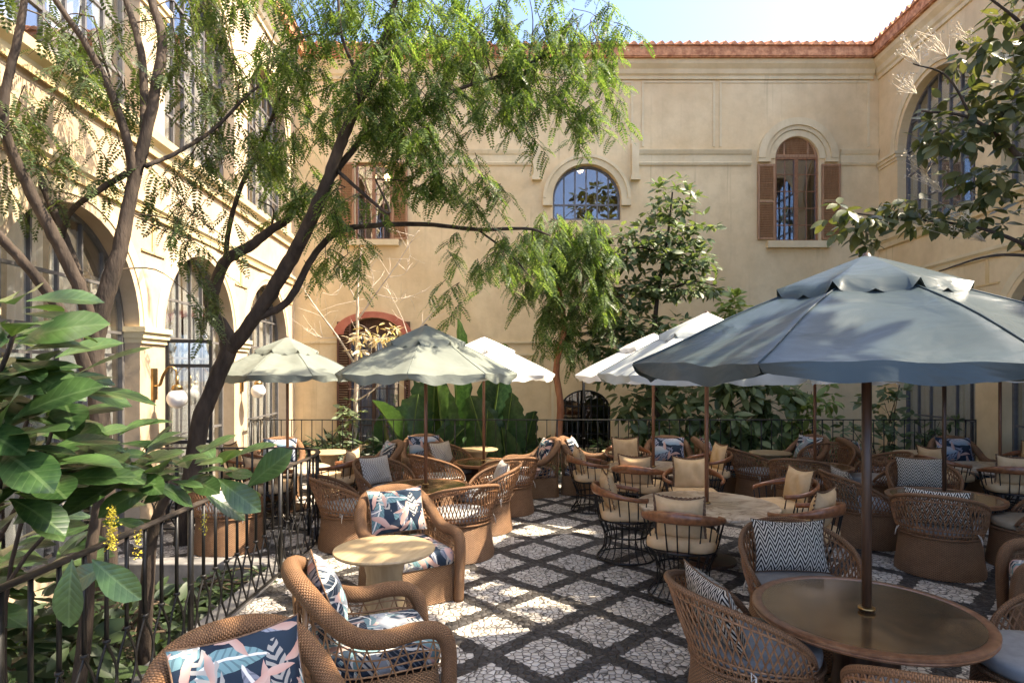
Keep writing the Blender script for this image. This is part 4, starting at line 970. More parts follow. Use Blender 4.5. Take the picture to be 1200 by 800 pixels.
# tub chairs
B_ = [(-.64, 7.55, 120, None, 'wicker tub chair with its open back to the camera, beside the railing-side umbrella table', None),
      (-1.78, 9.1, -38, 'ne', 'wicker tub chair with a pale net pillow left of the dark umbrella table', 'pale net pillow left of the dark umbrella table'),
      (-.42, 8.75, 190, 'ne', 'wicker tub chair in side view holding a pillow, right of the dark umbrella table', 'speckled net pillow right of the dark umbrella table'),
      (-2.0, 7.95, 25, None, 'dark wicker tub chair between the railing and the dark umbrella table', None),
      (-1.02, 11.0, -35, 'ne', 'tub chair with a white pillow behind the far dark table by the banana plant', 'white net pillow behind the far dark table by the banana plant'),
      (-.08, 9.85, 112, None, 'big wicker tub chair seen from behind, right of the white umbrella pole', None),
      (-1.12, 10.05, 42, None, 'dark-backed tub chair between the two dark umbrella tables', None),
      (-3.5, 7.85, 70, None, 'wicker tub chair beyond the sunken bed, seen through the railing bars', None),
      (4.18, 10.6, 5, None, 'tub chair in side view left of the bronze table by the hedge', None),
      (4.42, 9.65, 58, None, 'tub chair with an oval see-through back in front of the bronze table by the hedge', None),
      (5.42, 10.95, -135, None, 'tub chair behind the bronze table by the hedge, its back fanning above the table top', None),
      (5.72, 10.0, 175, None, 'tub chair behind the thick near umbrella pole, right of the bronze table', None),
      (4.55, 8.1, -8, 'ch', 'tub chair with a zigzag pillow left of the glossy right-hand table', 'zigzag pillow seen at a slant left of the glossy right-hand table'),
      (4.70, 6.95, 52, 'ch', 'tub chair with white ties on its back, in front of the glossy right-hand table', 'zigzag pillow seen through the open back in front of the glossy right-hand table'),
      (5.75, 8.8, -112, 'ch', 'tub chair facing the camera behind the glossy right-hand table', 'zigzag pillow facing the camera behind the glossy right-hand table'),
      (5.85, 7.1, 145, None, 'tub chair with a cream seat right of the glossy right-hand table', None),
      (1.52, 3.95, 8, 'ch', 'tub chair with a grey seat left of the nearest bronze table', 'slanting zigzag pillow left of the nearest bronze table'),
      (2.30, 5.0, -94, 'ch', 'tub chair facing the camera behind the nearest bronze table', 'upright zigzag pillow behind the nearest bronze table'),
      (2.12, 3.12, 82, None, 'tub chair at the bottom, its back rim in front of the nearest table', None),
      (3.18, 3.72, 165, 'ch', 'tub chair at the right edge beside the nearest bronze table', 'zigzag pillow at the right edge beside the nearest bronze table')]
for i, (x, y, dg, pl, lb, plb) in enumerate(B_): chair('b', x, y, dg, lb, pl, plb, pal='dim_cushion' if 'cream' in lb else None)
# spindle armchairs
C_ = [(1.34, 7.42, -2, 'spindle chair left of the nearer marble table, its ruffled pillow in profile', 'beige ruffled pillow in profile left of the nearer marble table'),
      (1.68, 6.2, 66, 'spindle chair with its curved back rail to the camera, nearest the camera', 'beige ruffled pillow rising above the nearest curved back rail'),
      (2.98, 6.5, 132, 'spindle chair right of the nearer marble table, in front of its neighbour', 'beige ruffled pillow lower of the two right of the nearer marble table'),
      (3.28, 7.65, 192, 'spindle chair far right of the nearer marble table, below an oval wicker back', 'beige ruffled pillow higher of the two right of the nearer marble table'),
      (2.42, 8.42, -96, 'spindle chair between the two marble tables, facing the camera', 'wide beige pillow between the two marble tables, below the umbrella pole'),
      (1.27, 9.95, 2, 'spindle chair left of the farther marble table, by the wicker armchair', 'beige pillow in sun left of the farther marble table'),
      (1.83, 9.05, 62, 'spindle chair with its rail to the camera in front of the farther marble table', 'beige pillow in front of the farther marble table'),
      (2.02, 10.95, -86, 'spindle chair behind the farther marble table, before a pale wooden table', 'beige pillow behind the farther marble table, before a pale wooden table'),
      (3.16, 10.25, 187, 'spindle chair right of the farther marble table, beside a wicker armchair', 'beige pillow right of the farther marble table, beside a wicker armchair'),
      (6.75, 9.9, 10, 'spindle chair left of the grey-white marble table', 'beige pillow left of the grey-white marble table, cut by a dark pole'),
      (7.12, 9.0, 66, 'dark spindle chair in front of the grey-white marble table', 'greyish pillow in front of the grey-white marble table'),
      (8.45, 10.35, 200, 'spindle chair by the black doorway panel', 'orange-beige pillow by the black doorway panel'),
      (-2.66, 9.65, 170, 'spindle chair right of the marble table, at the curved end of the railing', 'beige pillow at the curved end of the railing'),
      (-4.35, 10.3, 0, 'spindle chair beyond the railing on the far left of its marble table', 'beige pillow beyond the railing on the far left of its marble table'),
      (-3.5, 9.0, 92, 'spindle chair right behind the railing, back to the camera', 'beige pillow right behind the railing bars, back to the camera')]
for x, y, dg, lb, plb in C_: chair('c', x, y, dg, lb, 'be', plb)
# ------------------------------------------------------------------ railings
def railing(name, label, path, spacing, h, zsplit, rail_mat, collar=True, post_every=9, z0=0.0, group=None, barr=.010, railr=.026):
    P = np.asarray(path, float); L = np.concatenate([[0], np.cumsum(np.linalg.norm(np.diff(P, axis=0), axis=1))])
    n = int(round(L[-1] / spacing)); sp = L[-1] / n
    def pt(s):
        s = min(max(s, 0), L[-1]); i = min(np.searchsorted(L, s, 'right') - 1, len(P) - 2); f = (s - L[i]) / (L[i + 1] - L[i]); return P[i] * (1 - f) + P[i + 1] * f
    t_ = thing(name, label, 'railing', (*P[0], z0), group=group); o0 = np.array((*P[0], z0))
    def p3(s, z): return np.array((*pt(s), z0 + z)) - o0
    mb = MB(); top = np.array([p3(s, h) for s in np.linspace(0, L[-1], max(2, int(L[-1] / .12)))]); mb.tube(top, railr, 8, up=(0, 0, 1), flat=.42); mb.build('top_rail', rail_mat, t_)
    mb = MB(); low = top.copy(); low[:, 2] = .06; mb.tube(low, .012, 6); mb.build('bottom_rail', 'black_steel', t_)
    def barmesh(dirv, post):
        mb = MB()
        if post: mb.tube([(0, 0, .0), (0, 0, h)], barr * 1.6, 8)
        else: mb.tube([(0, 0, zsplit), (0, 0, h)], barr, 6)
        zm = zsplit * .5
        for e in (-1, 1):
            Q = []
            for u in np.linspace(0, 1, 15):
                z = zsplit + (0.06 - zsplit) * u; off = e * sp * .5 * math.sin(math.pi * min(1, u * 1.0)) ** 1.3; Q.append((dirv[0] * off, dirv[1] * off, z))
            mb.tube(Q, barr * .62, 5, cap=False)
        if collar:
            mb.lathe([(barr + .001, zsplit - .012), (barr + .009, zsplit - .009), (barr + .009, zsplit + .009), (barr + .001, zsplit + .012)], 10)
        return mb
    cache = {}
    for i in range(n + 1):
        s = i * sp; d = pt(s + .03) - pt(s - .03); d /= np.linalg.norm(d); post = i % post_every == 0
        base = cache.get(post)
        if base is None:
            base = barmesh((1, 0), post).build('post' if post else 'bar', 'black_steel', t_); cache[post] = base; o = base
        else:
            o = base.copy(); C.objects.link(o)
        o.location = p3(s, 0); o.rotation_euler = (0, 0, math.atan2(d[1], d[0]))
    return t_
near = crom([(-2.47, 1.2), (-2.47, 3.2), (-2.48, 5.2), (-2.46, 6.9), (-2.44, 7.8), (-2.62, 8.38), (-3.1, 8.55), (-4.0, 8.55), (-4.95, 8.55)], 8)
railing('curved_railing', 'near black iron railing curving round the sunken bed, bars splitting into loops', near, .205, 1.15, .55, 'rail_top', barr=.0145, railr=.034)
railing('garden_fence', 'long black iron fence along the end wall, behind all the tables', [(-5.1, 12.32), (9.05, 12.32)], .20, 1.24, .62, 'black_steel', post_every=10, barr=.009)
railing('window_guard', 'short iron guard in front of the farthest sunlit arch', [(-5.08, 12.25), (-5.2, 13.9)], .2, 1.2, .6, 'black_steel', post_every=20, barr=.009)

# ------------------------------------------------------------------ wall lamps and the open steel door
def sconce(s, label, small=False):
    z = 1.98; n = FL((s, z, 0)); t_ = thing('wall_lamp', label, 'lamp', tuple(n), math.atan2(FL.n_[1], FL.n_[0]), 'globe lamps on the piers of the sunlit wing')
    mb = MB(); mb.box((.015, 0, .03), (.03, .13, .44)); o = mb.build('wall_plate', 'brass', t_, False)
    mb = MB()
    for dy in (-.03, 0, .03):
        mb.tube(crom([(.03, dy, .0), (.09, dy, .02), (.14, dy * .9, .16), (.22, dy * .8, .27), (.30, dy * .6, .24), (.325, dy * .2, .10)], 6), .009, 6)
    mb.tube([(.325, 0, .14), (.325, 0, .0)], .022, 8); mb.build('arm', 'brass', t_)
    mb = MB(); mb.lathe([(.02, .03), (.07, .0), (.075, -.045), (.06, -.06)], 20, c=(.325, 0, 0)); mb.build('holder', 'brass', t_)
    mb = MB(); rg = .135; mb.lathe([(rg * math.sin(a) + 1e-5, -.175 - rg * math.cos(a)) for a in np.linspace(0, math.pi, 18)], 28, c=(.325, 0, 0), cap=False); mb.build('globe', 'opal', t_)
sconce(8.86 * q, 'globe lamp on brass arms on the pier between the nearest sunlit arches')
sconce(12.2 * q, 'globe lamp partly behind the sage umbrella and leaning trunk')
mb = MB(); s0 = (10.53 - 1.31) * q; t_ = thing('steel_door', 'open black steel glazed door leaf standing out from the sunlit arch beside the globe lamp', 'door', tuple(FL((s0, 0, 0))), math.atan2(FL.n_[1], FL.n_[0]) + R(12))
W, H = .62, 2.62
for x in (.02, W - .02): mb.box((x, 0, H / 2 + .03), (.04, .04, H))
for z in (.06, 1.15, H - .35, H + .01): mb.box((W / 2, 0, z), (W - .08, .036, .05))
mb.box((W / 2, 0, H / 2 + .06), (.02, .03, H - .1)); mb.build('frame', 'black_steel', t_, False)
mb = MB(); mb.box((W / 2, 0, H / 2 + .05), (W - .06, .008, H - .1)); mb.build('pane', 'glass', t_, False)
mb = MB(); mb.tube([(W - .02, .02, 1.0), (W - .02, .06, 1.0), (W - .02, .06, 1.2), (W - .02, .02, 1.2)], .009, 6); mb.build('handle', 'brass', t_)
# black lower panel of the doorway in the right-hand wing
t_ = thing('entrance_screen', 'low black panel across the doorway of the right-hand wing', 'panel', tuple(FR((9.85 * q2, 0, 0))), math.atan2(FR.d[1], FR.d[0]))
mb = MB(); mb.box((0, .10, .55), (1.5, .05, 1.0)); mb.build('panel', 'black_steel', t_, False)
mb = MB()
for x in (-.7, .7): mb.box((x, .10, .52), (.05, .08, 1.04))
mb.build('frame', 'black_steel', t_, False)

# ------------------------------------------------------------------ plants
def unit(v): return v / (np.linalg.norm(v, axis=-1, keepdims=True) + 1e-9)
def frames(dirs, ups):
    """rotation matrices with columns x=side, y=dir, z=normal"""
    y = unit(dirs); x = unit(np.cross(y, ups)); z = np.cross(x, y); return np.stack([x, y, z], -1)
def scatter(name, tpl, pos, M_, sx, sy, mat, parent):
    V, F, UV = tpl; n = len(pos); k = len(V)
    S = np.stack([sx, sy, sx], -1)
    W = np.einsum('nij,nkj->nki', M_, V[None] * S[:, None, :]) + pos[:, None, :]
    Fa = (F[None] + (np.arange(n) * k)[:, None, None]).reshape(-1, F.shape[1])
    UVa = np.broadcast_to(UV[None], (n, *UV.shape)).reshape(-1, 2)
    return rawmesh(name, W.reshape(-1, 3), Fa, UVa, mat, parent)
def pinnate(pairs=9, w=.25, droop=.4):
    V = []; F = []; UV = []
    def add(a, d, l, wd, nrm):
        k = len(V); s_ = np.cross(d, nrm); V.extend([a, a + d * l * .45 + s_ * wd, a + d * l, a + d * l * .55 - s_ * wd]); F.append((k, k + 1, k + 2, k + 3)); UV.extend([(0, 0), (.5, .5), (0, 1), (-.5, .5)])
    for i in range(pairs):
        f = (i + .6) / pairs; c = np.array((0, f, -droop * f * f)); l = w * (1 - .55 * abs(f - .45) ** 1.3 * 1.8)
        for e in (-1, 1):
            d = np.array((e * .88, .42, -.22 - .1 * math.sin(i * 2.3 + e))); d /= np.linalg.norm(d); add(c, d, l, .052, np.array((0, .2, 1.0)))
    add(np.array((0, .96, -droop * .92)), np.array((0, .8, -.6)), w * .8, .03, np.array((0, .6, .8)))
    return np.array(V), np.array(F), np.array(UV)
def broad(shape='ob', rows=6, fold=.18, curl=.25):
    """one leaf, unit length along y"""
    ys = np.linspace(0, 1, rows)
    if shape == 'ob': hw = np.array([.04 + .96 * max(0, math.sin(math.pi * min(1, y ** 1.35 * .97))) ** .8 if y > 0 else .04 for y in ys])
    else: hw = np.array([.05 + .95 * max(0, math.sin(math.pi * min(1, y ** .85))) ** .9 for y in ys])
    hw[-1] = .02; V = []; UV = []; F = []
    for i, (y, w) in enumerate(zip(ys, hw)):
        z = -curl * y * y; yy = y * (1 - .15 * curl * y)
        for e in (-1, 0, 1): V.append((e * w * .5, yy, z + fold * abs(e) * w * .5 * (1 - .3 * y)))
    vuv = [(e * w * .5, y) for y, w in zip(ys, hw) for e in (-1, 0, 1)]
    for i in range(rows - 1):
        for e in range(2):
            a = i * 3 + e; f = (a, a + 1, a + 4, a + 3); F.append(f); UV.extend([vuv[k] for k in f])
    return np.array(V), np.array(F), np.array(UV)
PIN = pinnate(); PIN2 = pinnate(9, .24, .5); OB = broad('ob', 7, .22, .28); OV = broad('ov', 5, .2, .3); SIMPLE = broad('ov', 4, .2, .35); LONG = broad('ov', 9, .12, .45)
def limbs(parent, paths, name, mat, seg=10, seed=0, wob=.008):
    mb = MB(); r = np.random.default_rng(seed)
    for pts in paths:
        P = np.array([(*at_d(p[0], p[1], p[2]), p[3]) for p in pts]); Q = crom(P, 7)
        X = Q[:, :3].copy(); rad = np.maximum(Q[:, 3], .003)
        X += (r.normal(size=X.shape) * wob * rad[:, None] * 6)
        rad = rad * (1 + .025 * r.normal(size=len(rad))); mb.tube(X, rad, seg if rad.max() > .03 else 6)
    return mb.build(name, mat, parent)
def wb(X, Y, Z, rx, ry, rz, n):
    k = FOC / Y; return (600 + X * k, HOR - (Z - CAM_H) * k, rx * k, rz * k, Y, ry, n)
def limb_points(paths, skip=0.0):
    out = []
    for pts in paths:
        P = np.array([at_d(*p[:3]) for p in pts]); Q = crom(P, 6); out.append(Q[int(len(Q) * skip):])
    return np.concatenate(out)
def feather_crown(parent, blobs, leaf_len, mat, seed, twigmat='twig', per=11, attach=None, name='crown', hang=.3):
    """blobs: (px, py, rx, ry, d, dr, n) -- n twigs spread through an ellipsoid at its own depth"""
    r = np.random.default_rng(seed); tw = MB(); pos = []; dirs = []; ups = []; ln = []
    for px, py, rx, ry, d, dr, n in blobs:
        c = at_d(px, py, d); k = d / FOC
        for _ in range(n):
            v = r.normal(size=3); v /= np.linalg.norm(v); v *= r.random() ** (1 / 2.6)
            p = c + v * np.array((rx * k, dr, ry * k))
            th = r.random() * 6.283; t = np.array((math.cos(th), math.sin(th), -hang - .5 * r.random())); t /= np.linalg.norm(t); L = leaf_len * (1.1 + 1.1 * r.random())
            path = np.array([p + t * L * f + np.array((0, 0, -.35 * L * f * f)) for f in np.linspace(0, 1, 5)]); tw.tube(path, [.006, .005, .004, .003, .002], 3, cap=False)
            if attach is not None and r.random() < .22:
                a = attach[np.argmin(np.linalg.norm(attach - p, axis=1))]
                if np.linalg.norm(a - p) < 1.1:
                    m_ = (a + p) / 2 + r.normal(size=3) * .07 + np.array((0, 0, .08)); tw.tube(crom([a, m_, p], 4), [.009] + [.007] * 4 + [.005] * 4, 4, cap=False)
            for j in range(per):
                f = (j + .5) / per; q_ = p + t * L * f + np.array((0, 0, -.35 * L * f * f)); a = r.random() * 6.283
                side = np.array((math.cos(a), math.sin(a), 0)); dd = side * 1.0 + t * .35 + np.array((0, 0, -.55 * r.random() - .1))
                pos.append(q_); dirs.append(dd); ups.append(np.array((r.normal() * .3, r.normal() * .3, 1))); ln.append(leaf_len * (.65 + .55 * r.random()))
    tw.build('twigs', twigmat, parent)
    M_ = frames(np.array(dirs), np.array(ups)); ln = np.array(ln)
    tpl = PIN if hang < .7 else PIN2
    return scatter(name, tpl, np.array(pos), M_, ln, ln, mat, parent)
def leaf_mass(parent, blobs, L, W, mat, seed, tpl=OV, name='foliage', hang=.3, jitter=.35, outward=True, clump=5):
    r = np.random.default_rng(seed); pos = []; dirs = []; ups = []; ln = []
    for px, py, rx, ry, d, dr, n in blobs:
        c = at_d(px, py, d); k = d / FOC
        for _ in range(max(1, n // clump)):
            v = r.normal(size=3); v /= np.linalg.norm(v); v *= r.random() ** (1 / 2.8); p0 = c + v * np.array((rx * k, dr, ry * k))
            for j in range(clump):
                a = j * 2.4 + r.random(); o = np.array((math.cos(a), math.sin(a), .25 - hang * 2 * r.random())); 
                if outward: o = o + v * .5
                pos.append(p0 + o * L * .12); dirs.append(o + r.normal(size=3) * jitter); ups.append(np.array((0, -.35, 1)) + r.normal(size=3) * .35); ln.append(L * (.65 + .6 * r.random()))
    ln = np.array(ln); return scatter(name, tpl, np.array(pos), frames(np.array(dirs), np.array(ups)), ln * W, ln, mat, parent)
def stems(parent, lines, mat='twig', name='stem', seg=6):
    mb = MB()
    for P, r0, r1 in lines:
        Q = crom(P, 5); mb.tube(Q, np.linspace(r0, r1, len(Q)), seg)
    return mb.build(name, mat, parent)
def plant(name, label, cat, base, group=None): return thing(name, label, cat, tuple(base), group=group)
def unparent_fix(t_):
    bpy.context.view_layer.update(); inv = t_.matrix_world.inverted()
    for ch in t_.children: ch.matrix_parent_inverse = inv

# the big forked tree on the left, rooted in the sunken bed
d1 = 6.2
T1 = [[(128, 860, 6.3, .16), (126, 700, 6.3, .125), (122, 560, 6.25, .115), (116, 470, 6.2, .11), (110, 405, 6.2, .115), (124, 345, 6.2, .10), (142, 285, 6.25, .085), (156, 215, 6.3, .075), (168, 170, 6.3, .07), (182, 105, 6.3, .062), (190, 45, 6.35, .055), (178, 0, 6.4, .05), (170, -60, 6.4, .04)],
      [(156, 212, 6.3, .06), (149, 165, 6.2, .052), (126, 100, 6.1, .045), (98, 48, 6.0, .038), (60, -8, 5.9, .032), (40, -60, 5.9, .02)],
      [(168, 165, 6.3, .045), (169, 110, 6.5, .05), (164, 55, 6.6, .045), (148, 0, 6.7, .04), (140, -50, 6.7, .03)],
      [(112, 415, 6.2, .08), (98, 352, 6.0, .075), (68, 285, 5.8, .07), (36, 225, 5.6, .06), (6, 155, 5.4, .055), (8, 100, 5.4, .045), (22, 40, 5.4, .04), (32, -20, 5.4, .03)],
      [(114, 470, 6.2, .075), (82, 385, 5.9, .065), (40, 322, 5.6, .058), (-10, 268, 5.3, .05)],
      [(110, 420, 6.2, .06), (100, 350, 6.35, .058), (82, 295, 6.5, .054), (60, 240, 6.5, .05), (34, 180, 6.6, .04)],
      [(70, 300, 6.5, .03), (80, 252, 6.4, .036), (112, 226, 6.3, .036), (148, 203, 6.3, .04)],
      [(170, 195, 6.3, .03), (205, 180, 6.5, .03), (250, 152, 6.8, .026), (290, 112, 7.0, .02), (312, 95, 7.1, .012)],
      [(147, 160, 6.2, .02), (135, 110, 6.2, .017), (122, 70, 6.3, .014), (110, 20, 6.3, .01)]]
t1 = plant('forked_tree', 'big dark-limbed tree forking several times at the far left, before the sunlit arches', 'tree', at_d(128, 800, 6.3))
limbs(t1, [[(a, b_, c, r * .8) for a, b_, c, r in p] for p in T1], 'trunk', 'bark', 12, 1)
feather_crown(t1, [(60, 60, 90, 60, 6.0, .9, 22), (235, 50, 60, 70, 6.8, .7, 22), (120, 20, 90, 40, 6.4, 1.0, 16), (20, 130, 40, 60, 5.6, .5, 7), (110, 190, 40, 70, 6.3, .3, 7), (225, 235, 60, 60, 6.9, .4, 14), (225, 310, 25, 50, 7.2, .3, 6), (250, 165, 50, 40, 6.8, .5, 13), (170, -40, 200, 40, 6.4, 1.3, 26), (30, 215, 25, 40, 5.9, .3, 3)], .24, 'leaf_feather_dark', 11, attach=limb_points(T1, .4), per=7, hang=.45)
unparent_fix(t1)
# the leaning tree next to it: its feathery crown fills the upper middle
T2 = [[(205, 700, 8.0, .13), (232, 510, 8.0, .125), (250, 455, 8.0, .115), (268, 408, 8.0, .12), (262, 385, 8.0, .105), (247, 362, 8.0, .092), (252, 335, 8.0, .085), (265, 305, 8.0, .082), (290, 290, 8.05, .075), (320, 268, 8.1, .062), (336, 258, 8.1, .055), (350, 245, 8.2, .03)],
      [(264, 308, 8.0, .04), (268, 270, 7.9, .036), (281, 222, 7.8, .033), (302, 178, 7.8, .03), (326, 120, 7.7, .025), (340, 88, 7.7, .02), (352, 40, 7.7, .012)],
      [(268, 412, 8.0, .10), (300, 370, 7.9, .10), (330, 322, 7.8, .10), (356, 275, 7.6, .095), (380, 222, 7.4, .085), (400, 167, 7.3, .075), (420, 120, 7.2, .062), (440, 88, 7.1, .05), (452, 40, 7.0, .038), (470, -20, 7.0, .025)],
      [(300, 374, 7.9, .05), (338, 352, 7.9, .055), (366, 302, 8.0, .05), (396, 272, 8.1, .046), (440, 264, 8.2, .04), (500, 263, 8.4, .034), (560, 269, 8.6, .03), (618, 268, 8.8, .024), (645, 276, 9.0, .014)],
      [(384, 214, 7.4, .045), (410, 180, 7.5, .045), (440, 152, 7.6, .04), (490, 138, 7.8, .034), (530, 108, 8.0, .028), (600, 84, 8.2, .022), (655, 58, 8.4, .015), (700, 50, 8.5, .01)],
      [(404, 155, 7.3, .03), (418, 128, 7.0, .03), (418, 90, 6.8, .025), (400, 40, 6.6, .02), (396, -20, 6.6, .015)],
      [(560, 269, 8.6, .018), (600, 300, 8.9, .014), (625, 330, 9.0, .01)], [(395, 200, 7.4, .03), (455, 250, 7.2, .02), (440, 210, 7.3, .012)],
      [(318, 268, 8.1, .016), (320, 245, 8.1, .014), (302, 235, 8.1, .009)]]
t2 = plant('leaning_tree', 'leaning slim-trunked tree whose bright feathery crown hangs over the upper middle', 'tree', at_d(205, 700, 8.0))
limbs(t2, [[(a, b_, c, r * .86) for a, b_, c, r in p] for p in T2], 'trunk', 'bark', 12, 2)
feather_crown(t2, [(360, 60, 70, 70, 7.4, .9, 39), (450, 50, 90, 65, 7.2, 1.0, 59), (560, 40, 90, 55, 8.0, 1.0, 52), (640, 70, 80, 55, 8.4, .9, 44), (690, 40, 55, 55, 8.6, .7, 25), (520, 120, 90, 35, 7.9, .7, 30), (680, 120, 50, 45, 8.5, .4, 17), (610, 120, 55, 40, 8.3, .5, 17), (470, 160, 60, 45, 7.5, .5, 22), (520, 200, 70, 32, 7.8, .4, 20), (560, 225, 45, 25, 8.2, .3, 10), (330, 160, 55, 50, 7.8, .6, 25), (350, 225, 60, 35, 8.0, .4, 15), (430, 110, 40, 40, 7.1, .5, 18), (400, 235, 40, 30, 7.6, .3, 10),
                   (400, 295, 50, 22, 8.2, .3, 10), (560, 295, 45, 28, 8.7, .3, 13), (620, 290, 35, 25, 8.9, .3, 11), (480, -30, 230, 35, 7.5, 1.4, 51), (540, 330, 20, 30, 8.6, .2, 4)], .23, 'leaf_feather', 22, attach=limb_points(T2, .35), per=10)
unparent_fix(t2)
# slim red-barked tree by the fence
T3 = [[(655, 585, 12.9, .085), (652, 540, 12.9, .075), (657, 480, 12.9, .07), (652, 430, 12.9, .065), (661, 385, 12.8, .055), (656, 340, 12.8, .045), (658, 290, 12.7, .03), (655, 262, 12.7, .015)], [(660, 380, 12.8, .03), (690, 330, 12.6, .022), (705, 290, 12.5, .012)], [(657, 335, 12.8, .025), (630, 305, 12.6, .018), (610, 290, 12.5, .01)]]
t3 = plant('slim_tree', 'slim red-barked tree with dark hanging leaves in front of the grilled arch', 'tree', at_d(655, 585, 12.9))
limbs(t3, T3, 'trunk', 'red_bark', 8, 3)
feather_crown(t3, [(660, 285, 60, 30, 12.6, .8, 42), (665, 330, 48, 40, 12.7, .6, 44), (695, 300, 30, 45, 12.5, .5, 26), (660, 380, 34, 30, 12.7, .4, 18), (620, 310, 35, 30, 12.6, .5, 18), (672, 260, 55, 18, 12.6, .6, 20), (705, 340, 20, 40, 12.5, .3, 12)], .30, 'leaf_feather', 33, attach=limb_points(T3, .3), per=10, hang=.6)
unparent_fix(t3)
# layered broad-leaved tree beside it
T4 = [[(775, 570, 13.4, .07), (772, 500, 13.4, .06), (765, 430, 13.4, .055), (770, 350, 13.3, .045), (782, 280, 13.2, .03), (788, 225, 13.2, .015)], [(768, 400, 13.4, .03), (735, 385, 13.1, .02), (705, 395, 12.9, .01)], [(770, 345, 13.3, .03), (810, 330, 13.1, .02), (840, 335, 12.9, .01)], [(778, 295, 13.2, .025), (740, 290, 13.0, .015), (715, 300, 12.9, .01)], [(766, 420, 13.4, .03), (800, 395, 13.2, .02), (830, 380, 13.1, .01)]]
t4 = plant('layered_tree', 'broad-leaved tree with layered dark green boughs in front of the end wall', 'tree', at_d(775, 570, 13.4))
limbs(t4, T4, 'trunk', 'bark', 8, 4)
leaf_mass(t4, [(785, 235, 32, 28, 13.2, .5, 261), (770, 275, 60, 16, 13.1, .7, 403), (745, 300, 50, 16, 12.9, .5, 302), (800, 305, 45, 16, 13.0, .6, 331), (790, 338, 62, 12, 13.1, .8, 403), (740, 345, 45, 20, 13.1, .5, 302), (760, 385, 65, 16, 13.2, .8, 453), (720, 400, 45, 24, 12.9, .5, 331), (790, 410, 50, 20, 13.2, .6, 331), (740, 430, 55, 20, 13.1, .5, 331), (830, 270, 20, 20, 13.0, .3, 50), (715, 440, 30, 18, 12.9, .3, 60)], .21, .42, 'leaf_layer', 44, hang=.35)
unparent_fix(t4)
t5 = plant('young_shrub', 'small lime-green leafy shoot rising behind the pale umbrellas', 'shrub', at_d(858, 470, 13.6))
stems(t5, [([at_d(858, 560, 13.6), at_d(857, 450, 13.6), at_d(858, 360, 13.6)], .02, .008)])
leaf_mass(t5, [(857, 360, 16, 22, 13.6, .25, 110), (862, 410, 20, 30, 13.6, .25, 70)], .26, .45, 'leaf_lime', 55, hang=.3); unparent_fix(t5)
# branches reaching in from the right
T6 = [[(1330, 520, 5.6, .10), (1290, 380, 5.5, .08), (1250, 270, 5.5, .045), (1200, 190, 5.4, .024), (1140, 140, 5.4, .015), (1080, 130, 5.4, .008)], [(1290, 380, 5.5, .04), (1220, 300, 5.6, .022), (1150, 268, 5.8, .015), (1080, 258, 6.0, .010), (1000, 250, 6.1, .008)], [(1250, 270, 5.5, .035), (1235, 130, 5.3, .026), (1205, 40, 5.2, .016), (1150, -10, 5.1, .008)], [(1220, 300, 5.6, .015), (1160, 300, 5.7, .012), (1100, 318, 5.8, .006)], [(1140, 140, 5.4, .012), (1110, 90, 5.3, .009), (1070, 75, 5.3, .005)]]
t6 = plant('overhanging_tree', 'tree reaching in from the right edge with dark leathery leaves and dried white blossom', 'tree', at_d(1330, 900, 5.6))
mbx = limbs(t6, T6 + [[(1335, 900, 5.6, .12), (1330, 520, 5.6, .10)]], 'trunk', 'bark', 8, 6)
leaf_mass(t6, [(1175, 40, 50, 45, 5.3, .5, 150), (1190, 120, 45, 50, 5.3, .5, 140), (1120, 130, 45, 32, 5.4, .3, 100), (1100, 165, 32, 16, 5.4, .25, 70), (1170, 200, 50, 35, 5.5, .4, 130), (1140, 245, 60, 26, 5.8, .4, 110), (1060, 245, 50, 20, 6.0, .3, 120), (1000, 255, 30, 24, 6.1, .25, 80), (1190, 270, 30, 20, 5.7, .3, 40), (1015, 290, 25, 12, 6.1, .2, 26), (1240, 120, 60, 120, 5.3, .6, 130)], .145, .48, 'leaf_over', 66, hang=.75)
leaf_mass(t6, [wb(4.0, 3.0, 7.0, .9, 1.5, .6, 260), wb(4.2, 5.4, 7.2, 1.0, 1.5, .6, 260), wb(5.3, 8.0, 8.3, 1.0, 1.6, .6, 150), wb(4.0, 2.6, 9.6, 1.3, 1.5, .6, 210), wb(4.0, 5.2, 9.6, 1.3, 1.5, .6, 230), wb(3.4, 1.5, 6.2, .8, 1.2, .5, 140), wb(6.0, 5.6, 6.2, .8, 1.3, .8, 120)], .30, .5, 'leaf_over', 67, name='unseen_shade_foliage', hang=.4)  # unseen leaves added overhead to shade the bed and dapple the floor
r6 = np.random.default_rng(66); mb = MB(); fl = []
for cx, cy, rx, ry, dd in ((1088, 45, 22, 12, 5.3), (1062, 55, 16, 12, 5.3), (1060, 92, 14, 8, 5.4), (1128, 38, 14, 8, 5.3), (1070, 185, 16, 8, 5.7), (1085, 205, 18, 10, 5.7), (1120, 255, 35, 18, 5.8)):
    a0 = at_d(cx + rx, cy + ry + 10, dd)
    for _ in range(16):
        e = at_d(cx + r6.normal() * rx * .6, cy + r6.normal() * ry * .7, dd + r6.normal() * .08); mb.tube([a0, (a0 + e) / 2 + r6.normal(size=3) * .015, e], [.0035, .0025, .0018], 3, cap=False)
        for _ in range(6): fl.append(e + r6.normal(size=3) * .014)
mb.build('blossom_twig', 'dry_flower', t6)
fl = np.array(fl); scatter('blossom', SIMPLE, fl, frames(r6.normal(size=fl.shape), r6.normal(size=fl.shape)), np.full(len(fl), .010), np.full(len(fl), .024), 'dry_flower', t6); unparent_fix(t6)
